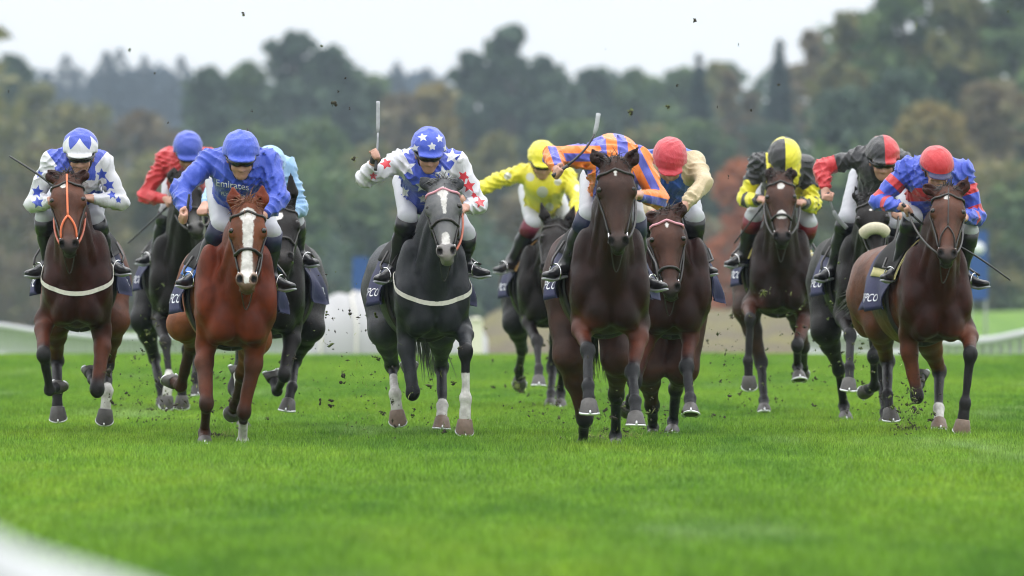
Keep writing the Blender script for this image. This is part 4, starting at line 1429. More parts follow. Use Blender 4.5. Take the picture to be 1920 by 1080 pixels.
TREES = [
 # far hazy conifers on the left skyline
 (96, 130, 300, 1640, 'con', 'hazepine', 'far bluish conifer of the hazy row, leftmost low spire'),
 (122, 100, 300, 1720, 'con', 'hazepine', 'far bluish conifer of the hazy row, first tall spire'),
 (158, 124, 300, 1800, 'con', 'hazepine', 'far bluish conifer of the hazy row, low spire between the first two tall spires'),
 (186, 94, 300, 1640, 'con', 'hazepine', 'far bluish conifer of the hazy row, second tall spire'),
 (212, 90, 300, 1720, 'con', 'hazepine', 'far bluish conifer of the hazy row, highest spire, close beside the second tall one'),
 (240, 128, 300, 1800, 'con', 'hazepine', 'far bluish conifer of the hazy row, short spire after the highest one'),
 (264, 102, 300, 1640, 'con', 'hazepine', 'far bluish conifer of the hazy row, broad spire standing before the dip'),
 (294, 138, 300, 1720, 'con', 'hazepine', 'far bluish conifer of the hazy row, lowest spire at the dip'),
 (322, 128, 300, 1800, 'con', 'hazepine', 'far bluish conifer of the hazy row, spire just past the dip'),
 (346, 104, 300, 1640, 'con', 'hazepine', 'far bluish conifer of the hazy row, last tall spire beside the dark green wood'),
 (18, 105, 188, 960, 'round', 'dark', 'dark rounded tree at the left edge of the skyline'),
 (62, 158, 174, 920, 'round', 'olive', 'olive green tree below the hazy conifers at the far left'),
 (-10, 215, 246, 800, 'round', 'olive', 'olive bush-like tree cut by the left frame edge'),
 (150, 190, 276, 840, 'round', 'olive', 'yellowish olive tree under the hazy conifer row'),
 (270, 205, 261, 840, 'round', 'brown', 'brown autumn tree under the dip of the hazy row'),
 (90, 270, 304, 720, 'round', 'brown', 'low brown tree behind the star-sleeved jockey'),
 (300, 285, 276, 740, 'round', 'olive', 'low olive tree behind the red jockey'),
 # dark green wood, centre left
 (392, 128, 174, 940, 'round', 'dark', 'dark green tree at the left flank of the central wood'),
 (455, 118, 188, 960, 'round', 'green', 'green tree left of the tall dark crown over the royal blue jockey'),
 (545, 58, 218, 960, 'round', 'dark', 'tall dark crown rising over the royal blue jockey'),
 (622, 88, 218, 960, 'round', 'dark', 'broad dark crown right of the tallest central crown'),
 (690, 140, 174, 980, 'round', 'green', 'green tree at the low notch in the skyline'),
 (470, 235, 304, 800, 'round', 'green', 'low green tree behind the royal blue jockey'),
 (600, 225, 276, 800, 'round', 'green', 'low green tree filling the gap before the raised whip'),
 (732, 112, 260, 1600, 'con', 'hazepine', 'far pointed conifer in the notch left of the starred jockey'),
 (790, 124, 260, 1600, 'con', 'hazepine', 'far pointed conifer above the starred jockey'),
 (745, 175, 218, 900, 'round', 'brown', 'brownish tree behind the raised whip'),
 (815, 160, 218, 900, 'round', 'gold', 'golden brown tree over the starred jockey'),
 (700, 270, 246, 760, 'round', 'olive', 'low olive tree behind the raised whip hand'),
 # centre
 (885, 98, 160, 960, 'round', 'dark', 'dark tree on the left shoulder of the central peak'),
 (955, 48, 174, 960, 'round', 'dark', 'tall dark tree forming the central peak of the skyline'),
 (1030, 108, 188, 960, 'round', 'dark', 'dark tree on the right shoulder of the central peak'),
 (1110, 130, 203, 980, 'round', 'dark', 'dark tree above the striped jockey'),
 (1200, 132, 203, 980, 'round', 'green', 'green tree above the crimson cap'),
 (1278, 128, 174, 1000, 'round', 'green', 'green tree at the right end of the low skyline'),
 (930, 250, 246, 800, 'round', 'olive', 'low olive tree over the yellow sleeve'),
 (1080, 225, 290, 800, 'round', 'green', 'low green tree behind the striped jockey'),
 (1220, 235, 276, 800, 'round', 'olive', 'low olive tree behind the bent whip'),
 # gap with thin trees, centre right
 (1322, 100, 140, 840, 'con', 'pine', 'slim dark conifer left of the bright gap'),
 (1365, 138, 90, 880, 'thin', 'brown', 'thin brown tree left of the pointed conifer'),
 (1450, 70, 150, 860, 'con', 'pine', 'tall pointed conifer standing in the bright gap'),
 (1410, 175, 110, 880, 'thin', 'brown', 'sparse brown tree below the bright gap'),
 (1525, 60, 120, 860, 'thin', 'brown', 'sparse brownish tree right of the pointed conifer'),
 (1490, 120, 150, 900, 'thin', 'brown', 'thin brown tree just right of the pointed conifer'),
 (1345, 118, 150, 920, 'thin', 'olive', 'thin olive tree between the slim conifer and the bright gap'),
 (1560, 95, 170, 880, 'thin', 'green', 'loose green tree joining the gap to the right wood'),
 (1300, 225, 261, 780, 'round', 'green', 'low green tree right of the crimson cap'),
 (1450, 230, 261, 780, 'round', 'dark', 'low dark tree behind the black and yellow jockey'),
 (1388, 300, 190, 600, 'round', 'rust', 'rust red autumn tree beside the black and yellow jockey'),
 # tall wood on the right
 (1600, 25, 218, 760, 'round', 'olive', 'tall olive tree at the left edge of the right wood'),
 (1690, -40, 276, 740, 'round', 'green', 'tall green tree over the black and red jockey'),
 (1790, -70, 290, 740, 'round', 'olive', 'tall olive tree cut by the top edge'),
 (1890, -60, 304, 740, 'round', 'green', 'tall green tree in the upper right corner'),
 (1580, 165, 246, 700, 'round', 'dark', 'dark tree above the quartered black and red cap'),
 (1690, 130, 261, 700, 'round', 'dark', 'dark tree at the heart of the right wood'),
 (1745, 190, 246, 660, 'round', 'gold', 'golden brown tree above the red cap'),
 (1860, 150, 290, 680, 'round', 'brown', 'brown tree by the right edge'),
 (1600, 330, 276, 640, 'round', 'olive', 'low olive tree behind the black and red jockey'),
 (1880, 300, 304, 640, 'round', 'olive', 'low olive tree right of the rightmost jockey'),
]
for i, (px, top, w_, dp, kd, pal, lab) in enumerate(TREES):
    tree(px, top, w_, dp, kd, pal, lab, 100 + i, dens=(.55 if kd == 'thin' else 1.0), bot=(.03 if top > 150 else .12))

# the lower wood reads as one mass of foliage
def understory(pal, xa, xb, dens, label, seed):
    rr = random.Random(seed)
    v, f = [], []
    for row, (dp, n, y0, y1) in enumerate(((1000, 60, 250, 520), (910, 60, 330, 540), (820, 55, 400, 560), (740, 50, 450, 570))):
        cs, rs = [], []
        for i in range(int(n * (xb - xa) / 2220)):
            px = xa + (xb - xa) * (i + rr.random()) / int(n * (xb - xa) / 2220)
            for q in range(3):
                y = rr.uniform(y0, y1) + (30 if 900 < px < 1500 else 0)
                X = (px - 960) * dp / FPX + rr.uniform(-2, 2)
                cs.append(V(X, dp + rr.uniform(-14, 14), CAM_H - (y - HOR) * dp / FPX)); rs.append(rr.uniform(2.0, 4.0))
        for c in list(cs):
            cs.append(V(c[0] + rr.uniform(-2, 2), c[1], gz(c[0], c[1]) + rr.uniform(.6, 3.2))); rs.append(rr.uniform(1.8, 3.0))
        leaves(v, f, cs, rs, int(9000 * dens * (xb - xa) / 2220), .84, rr)
    o = mesh_obj('undergrowth', np.array(v), f, LEAF[pal], None, False)
    tag(o, label, 'undergrowth', kind='stuff')
understory('brown', -150, 330, 1.0, 'brown undergrowth at the foot of the wood on the left', 77)
understory('dark', 300, 1420, 1.0, 'blurred dark undergrowth along the foot of the central wood', 78)
understory('green', 1400, 2070, 1.0, 'green undergrowth at the foot of the right wood', 79)
FAR_WOOD = (
 (40, 390, 150, 330, 1900, 'hazepine', 90, 7000, 'far blue wood under the hazy conifer spires on the left'),
 (690, 860, 150, 330, 1900, 'hazepine', 45, 3500, 'far blue wood showing in the notch above the starred jockey'),
 (360, 720, 165, 330, 1150, 'dark', 80, 5000, 'back rows of the wood behind the tall central crown'),
 (850, 1330, 160, 330, 1150, 'dark', 95, 6000, 'back rows of the wood behind the striped jockey'),
 (1320, 1580, 150, 360, 1100, 'dark', 60, 3200, 'back rows of the wood below the bright gap'),
 (1550, 1950, 60, 330, 1000, 'green', 120, 7000, 'back rows of the tall wood on the right'),
 (1950, 3900, 40, 600, 760, 'green', 330, 15000, 'wood carrying on beyond the right edge'),
 (-1900, -40, 150, 600, 800, 'olive', 300, 13000, 'wood carrying on beyond the left edge'))
for k_, (xa, xb, ya, yb, dp0, pal, nc, nl, lab) in enumerate(FAR_WOOD):
    rr = random.Random(60 + k_); v, f, cs, rs = [], [], [], []
    for i in range(nc):
        px = rr.uniform(xa, xb); y = rr.uniform(ya, yb); dp = dp0 + rr.uniform(-30, 30)
        cs.append(V((px - 960) * dp / FPX, dp, CAM_H - (y - HOR) * dp / FPX)); rs.append((rr.uniform(2.2, 4.0) * dp0 / 1900 + .6) * (2.8 if xb - xa > 1500 else 1))
    leaves(v, f, cs, rs, nl, 1.3 * (dp0 / 1900) ** .5 * (1.7 if xb - xa > 1500 else 1), rr)
    o = mesh_obj('forest', np.array(v), f, LEAF[pal], None, False)
    tag(o, lab, 'forest', kind='stuff')
for k_, (pal, dp, x0, x1, y0, y1, n) in enumerate((('olive', 720, 0, 360, 300, 480, 14), ('green', 704, 380, 900, 330, 520, 20), ('brown', 696, 900, 1350, 380, 500, 10), ('green', 640, 1420, 1920, 330, 520, 18))):
    rr = random.Random(90 + k_); v, f, cs, rs = [], [], [], []
    for i in range(n):
        px = rr.uniform(x0, x1); y = rr.uniform(y0, y1)
        cs.append(V((px - 960) * dp / FPX, dp + rr.uniform(-4, 4), CAM_H - (y - HOR) * dp / FPX)); rs.append(rr.uniform(1.6, 3.2))
        cs.append(cs[-1] * V(1, 1, 0) + V(0, 0, gz(0, dp) + rr.uniform(.4, 2.8))); rs.append(2.4)
    leaves(v, f, cs, rs, 4500, .72, rr)
    o = mesh_obj('foliage', np.array(v), f, LEAF[pal], None, False)
    tag(o, ['olive bushes at the foot of the wood on the left', 'green bushes at the foot of the central wood', 'brownish bushes behind the middle of the field', 'green bushes at the foot of the right wood'][k_], 'bushes', kind='stuff')

# ------------------------------------------------------------------ course furniture
M_RAIL = plain('white_plastic_rail', (.42, .43, .45), .4, var=.06, scale=3, bmp=.05)
M_TARP = plain('white_tarpaulin', (.31, .31, .32), .6, var=.08, scale=1.5, bmp=.3)
def run_rail(label, p0, p1, top, low, post, r=.05, sag=.0):
    """white running rail: top tube, lower tube, goose-neck posts"""
    a = V(*p0); b = V(*p1)
    org = V(a[0], a[1], gz(a[0], a[1]))
    root = empty('running_rail', org, label, 'rail', 'white rails of the course')
    n = max(2, int(np.linalg.norm(b - a) / post))
    pts = [a + (b - a) * i / n for i in range(n + 1)]
    q = [V(p[0], p[1], gz(p[0], p[1])) for p in pts]
    m = MB(); m.tube([p + V(0, 0, top) for p in q], r, 10); m.build('top_rail', M_RAIL, root, org)
    m = MB(); m.tube([p + V(0, .02, low) for p in q], r * .8, 10); m.build('lower_rail', M_RAIL, root, org)
    for p in q:
        m = MB(); m.tube([p + V(0, .35, -.05), p + V(0, .33, top * .55), p + V(0, .22, top * .9), p + V(0, .03, top - .01)], r * .75, 8); m.build('post', M_RAIL, root, org)
xw = lambda px, d: (px - 960) * d / FPX
run_rail('white running rail on the left behind the star-sleeved jockey', (xw(-160, 140), 140), (xw(640, 190), 190), .98, .48, .60, .065)
run_rail('white running rail on the right behind the rightmost horse', (xw(1990, 145), 145), (xw(1500, 200), 200), .90, .42, 1.6, .09)
run_rail('far white running rail low behind the middle of the field', (xw(1700, 150), 150), (xw(1150, 178), 178), .52, .26, 2.2, .12)

def tarp_mound():
    D0 = 150
    nx_, ny_ = 46, 16
    org = V(xw(735, D0), D0, gz(xw(735, D0), D0))
    prof = ((560, 640), (585, 596), (610, 560), (640, 548), (690, 551), (740, 560), (800, 574), (850, 588), (890, 600), (915, 640))
    vs, fs = [], []
    rr = random.Random(4)
    for i in range(nx_):
        px = 560 + (915 - 560) * i / (nx_ - 1)
        y = np.interp(px, [p[0] for p in prof], [p[1] for p in prof])
        X = xw(px, D0); zt = CAM_H - (y - HOR) * D0 / FPX; zb = gz(X, D0) - .05
        for j in range(ny_):
            t = math.pi * j / (ny_ - 1)
            z = zb + (zt - zb) * math.sin(t) ** .7
            z += .035 * math.sin(px * .11 + j * 1.1) * math.sin(t) + .02 * math.sin(j * 2.3 + px * .03) * math.sin(t)
            vs.append((X, D0 - math.cos(t) * 1.3, z))
    for i in range(nx_ - 1):
        for j in range(ny_ - 1):
            fs.append((i * ny_ + j, i * ny_ + j + 1, (i + 1) * ny_ + j + 1, (i + 1) * ny_ + j))
    root = empty('tarpaulin_mound', org, 'white tarpaulin draped over a low mound behind the grey horse', 'tarpaulin')
    mesh_obj('cover', vs, fs, M_TARP, root, True, org)
    for i in range(5):
        px = 600 + i * 66
        y = np.interp(px, [p[0] for p in prof], [p[1] for p in prof])
        X = xw(px, D0); zt = CAM_H - (y - HOR) * D0 / FPX; zb = gz(X, D0)
        m = MB(); m.tube([V(X + .05 * math.sin(j), D0 - math.cos(math.pi * j / 12) * 1.34, zb + (zt - zb + .03) * max(0, math.sin(math.pi * j / 12)) ** .7) for j in range(13)], .022, 5)
        m.build('tie_rope', M_WEB, root, org)
tarp_mound()
M_CREAM = plain('cream_board', (.70, .67, .56), .6, var=.06, scale=4)
def marker_post():
    D0 = 146; X = xw(892, D0); g = gz(X, D0)
    org = V(X, D0, g)
    root = empty('marker_post', org, 'cream square marker post at the end of the white tarpaulin', 'post')
    zt = CAM_H - (596 - HOR) * D0 / FPX
    m = MB(); m.box(V(X, D0, (g + zt) / 2 - .03), V(.115, .06, (zt - g) / 2)); m.build('board', M_CREAM, root, org, False)
    m = MB(); m.tube([V(X, D0, zt - .035), V(X, D0, zt + .01)], [.125, .06], 8); m.build('cap', M_CREAM, root, org)
marker_post()
M_SIGNB = plain('blue_sign', (.022, .075, .26), .5, var=.06, scale=3, bmp=0)
def sign(px, y0, y1, wpx, D0, label, roundel):
    X = xw(px, D0); g = gz(X, D0); org = V(X, D0, g)
    z1 = CAM_H - (y0 - HOR) * D0 / FPX; z0 = CAM_H - (y1 - HOR) * D0 / FPX; hw = wpx * D0 / FPX / 2
    root = empty('sign_board', org, label, 'sign')
    m = MB(); m.box(V(X, D0, (z0 + z1) / 2), V(hw, .04, (z1 - z0) / 2)); m.build('panel', M_SIGNB, root, org, False)
    for d in (-1, 1):
        m = MB(); m.tube([V(X + d * hw * .8, D0 + .08, g - .05), V(X + d * hw * .8, D0 + .08, z1)], .035, 6); m.build('leg', M_RAIL, root, org)
    if roundel:
        m = MB(); m.tube([V(X, D0 - .045, z1 - roundel[0]), V(X, D0 - .052, z1 - roundel[0])], roundel[1], 20); m.build('emblem', M_PRINT, root, org)
sign(676, 482, 548, 30, 190, 'blue sign board behind the haunch of the grey horse', None)
sign(1834, 432, 562, 36, 200, 'tall blue sign board with white disc beside the rightmost jockey', (.42, .15))

def heath_bank():
    """dry bank of heath behind the middle of the field"""
    m, nt, b = new_mat('dry_heath')
    c = mixc(nt, ramp(nt, noise(nt, .35, 4, stretch=(.5, 1, 2.2)), .4, .6), (.095, .075, .045), (.135, .120, .030))
    geo = nd(nt, 'ShaderNodeNewGeometry')
    c = mixc(nt, ramp(nt, noise(nt, 5, 4), .4, .7), c, (.075, .070, .035))
    nt.links.new(c, b.inputs['Base Color']); b.inputs['Roughness'].default_value = .9
    bump(nt, b, noise(nt, 8, 4), .8, .1)
    D0 = 225; vs, fs = [], []; nx_, ny_ = 60, 12
    for i in range(nx_):
        px = 860 + (1720 - 860) * i / (nx_ - 1)
        X = xw(px, D0); e = min(1, (px - 860) / 90, (1720 - px) / 70); e = max(0, e) ** .5
        for j in range(ny_):
            t = j / (ny_ - 1); g = gz(X, D0 - 10 + 22 * t)
            top = CAM_H - (572 - HOR + 9 * math.sin(px * .02)) * D0 / FPX
            vs.append((X, D0 - 10 + 22 * t, g - .05 + (top - g) * e * math.sin(math.pi * min(1, t * .62 + .0)) ** .8 + .04 * math.sin(px * .3 + j)))
    for i in range(nx_ - 1):
        for j in range(ny_ - 1):
            fs.append((i * ny_ + j, (i + 1) * ny_ + j, (i + 1) * ny_ + j + 1, i * ny_ + j + 1))
    o = mesh_obj('bank', vs, fs, m)
    o['kind'] = 'structure'; o['label'] = 'dry brown and olive heath bank behind the field'
heath_bank()

def near_rail():
    D0 = 12.0
    pts = [wp(x, y, D0 + dz) for x, y, dz in ((-600, 800, 1.6), (-460, 850, .9), (-340, 910, .35), (-225, 985, .1), (-120, 1070, 0), (0, 1132, 0), (130, 1174, 0), (270, 1218, 0), (400, 1275, 0), (490, 1370, 0), (530, 1560, 0))]
    last = pts[-1]
    pts.append(V(last[0] + .01, last[1], -.05))
    org = V(last[0], last[1], 0)
    root = empty('running_rail', org, 'large blurred white rail close to the camera in the bottom left corner', 'rail', 'white rails of the course')
    m = MB()
    cur = []
    for i in range(len(pts) - 1):
        for t in (0, .25, .5, .75):
            p0, p1, p2, p3 = pts[max(i - 1, 0)], pts[i], pts[i + 1], pts[min(i + 2, len(pts) - 1)]
            cur.append(.5 * (2 * p1 + (p2 - p0) * t + (2 * p0 - 5 * p1 + 4 * p2 - p3) * t * t + (-p0 + 3 * p1 - 3 * p2 + p3) * t ** 3))
    cur.append(pts[-1])
    m.tube(cur, .085, 20); m.build('tube', M_RAIL, root, org)
    m = MB(); p = pts[2]
    m.tube([V(p[0], p[1] + .02, -.05), V(p[0], p[1] + .02, p[2])], .05, 14); m.build('post', M_RAIL, root, org)
near_rail()
# ------------------------------------------------------------------ the field: joints read off the photograph (pixels of the 1920 frame)
def stars(ctx, lst):
    X, Y = ctx['px']()
    out = np.full(len(X), -1.0)
    for x, y, R, rot in lst:
        out = np.maximum(out, star((X - x) / ctx['s'], (y - Y) / ctx['s'], R / ctx['s'], rot))
    return out
NEG = lambda c: np.full(len(c['v']), -1.0)

def pat_star_sleeves(c):
    st = stars(c, [(191, 327, 13, .1), (204, 347, 13, .3), (210, 365, 10, .2), (70, 359, 13, -.2), (71, 380, 13, .2), (74, 326, 9, .1), (222, 375, 8, 0)])
    return c['slv'], np.minimum(st, c['slv'])
def pat_stars_all(c):
    st = stars(c, [(763, 314, 19, .1), (847, 293, 16, -.1), (832, 326, 17, .2), (791, 349, 14, 0), (758, 361, 12, .2), (793, 373, 10, 0), (761, 281, 12, 0)])
    rd = stars(c, [(724, 307, 13, .3), (869, 331, 13, -.5), (879, 349, 14, .1), (900, 380, 12, .2), (700, 330, 9, 0), (889, 366, 8, .5)])
    return np.maximum(c['slv'], st), np.minimum(rd, c['slv'])
def pat_spots(c):
    X, Y = c['px']()
    o = NEG(c)
    for x, y, r in ((994, 332, 8), (1017, 360, 10.5), (1046, 341, 7), (1083, 352, 7), (952, 330, 7), (1030, 388, 8)):
        o = np.maximum(o, (r - np.hypot(X - x, Y - y)) / c['s'])
    return o, NEG(c)
def pat_stripes(c):
    v = c['v']; co = (v - c['mid']) @ c['lt']
    on = c['slv'] > -.01
    for i, kx in enumerate('AB'):
        ds, t, s1, s2, use2 = c['arms'][kx]
        sh, el, wr = c['G']['sh'][i], c['G']['el' + kx], c['G']['wr' + kx]
        o = np.where(use2[:, None], s2[2], s1[2])
        w1 = unit(np.cross(unit(el - sh), V(0, 1, 0))); w2 = unit(np.cross(unit(wr - el), V(0, 1, 0)))
        cc = np.where(use2, s2[2] @ w2, s1[2] @ w1)
        co = np.where(on & (c['arm'] == i), cc + .012, co)
    P_ = np.where(on, .100, .135)
    return np.sin(2 * math.pi * co / P_) * P_ / 6.28, NEG(c)
def pat_sleeves(c):
    return c['slv'], NEG(c)
def pat_black_yellow(c):
    t = c['t']; on = c['slv'] > 0
    a = np.minimum(t - .55, 1.12 - t) * .26
    b = np.minimum(t - 1.3, 1.75 - t) * .24
    X, Y = c['px']()
    tw = np.sin(X * .25 + Y * .12) * .012
    s = np.where(on, np.maximum(a, b) + tw, -1)
    lat = (c['v'] - c['mid']) @ c['lt']
    tor = np.minimum(.030 - np.abs(np.abs(lat) - .105), .2)
    return np.where(on, s, tor), NEG(c)
def pat_red_forearms(c):
    return np.where(c['slv'] > 0, (c['t'] - .62) * .27, -1.0), NEG(c)
def pat_hoops(c):
    t = c['t']
    o = NEG(c)
    for m in (.42, .86, 1.42):
        o = np.maximum(o, (.095 - np.abs(t - m)) * .27)
    z = (c['v'] - c['mid']) @ c['up']
    tor = .045 - np.abs(z + .17)
    return np.where(c['slv'] > 0, o, tor), NEG(c)

def cap_zigzag(q):
    a = np.arctan2(q[:, 0], q[:, 1])
    tri = np.abs(((a / (2 * math.pi / 6)) + .5) % 1.0 - .5) * 2
    return q[:, 2] - (.018 + .075 * (1 - tri)) + .0, np.full(len(q), -1.0)
def cap_stars(q):
    t = math.radians(26)
    u = q[:, 0]; v_ = q[:, 2] * math.cos(t) - q[:, 1] * math.sin(t)
    o = np.full(len(q), -1.0)
    for x, y, R in ((-.052, .050, .034), (.060, .042, .034), (.006, -.012, .036), (-.10, -.02, .028), (.105, -.02, .028)):
        o = np.maximum(o, star(u - x, v_ - y, R, .1))
    return np.where(q[:, 1] > -.06, o, -1), np.full(len(q), -1.0)
def cap_quarters(sg):
    def f(q):
        y = q[:, 1] - .0 + q[:, 2] * .0 + .075
        return sg * np.sign(q[:, 0] * y) * np.minimum(np.abs(q[:, 0]), np.abs(y)), np.full(len(q), -1.0)
    return f
def cap_band(q):
    return .011 - np.abs(q[:, 2] + .006), np.full(len(q), -1.0)

BLUE = (0.035, 0.07, 0.46); ROYAL = (0.025, 0.066, 0.45); WHITE = (0.62, 0.62, 0.67); RED = (0.50, 0.022, 0.03)
YEL = (0.74, 0.66, 0.035); SKY = (0.26, 0.44, 0.70); BLACK = (0.022, 0.022, 0.026); ORANGE = (0.78, 0.20, 0.022)
PURP = (0.085, 0.095, 0.46); BEIGE = (0.50, 0.40, 0.245); CRIM = (0.47, 0.028, 0.045)

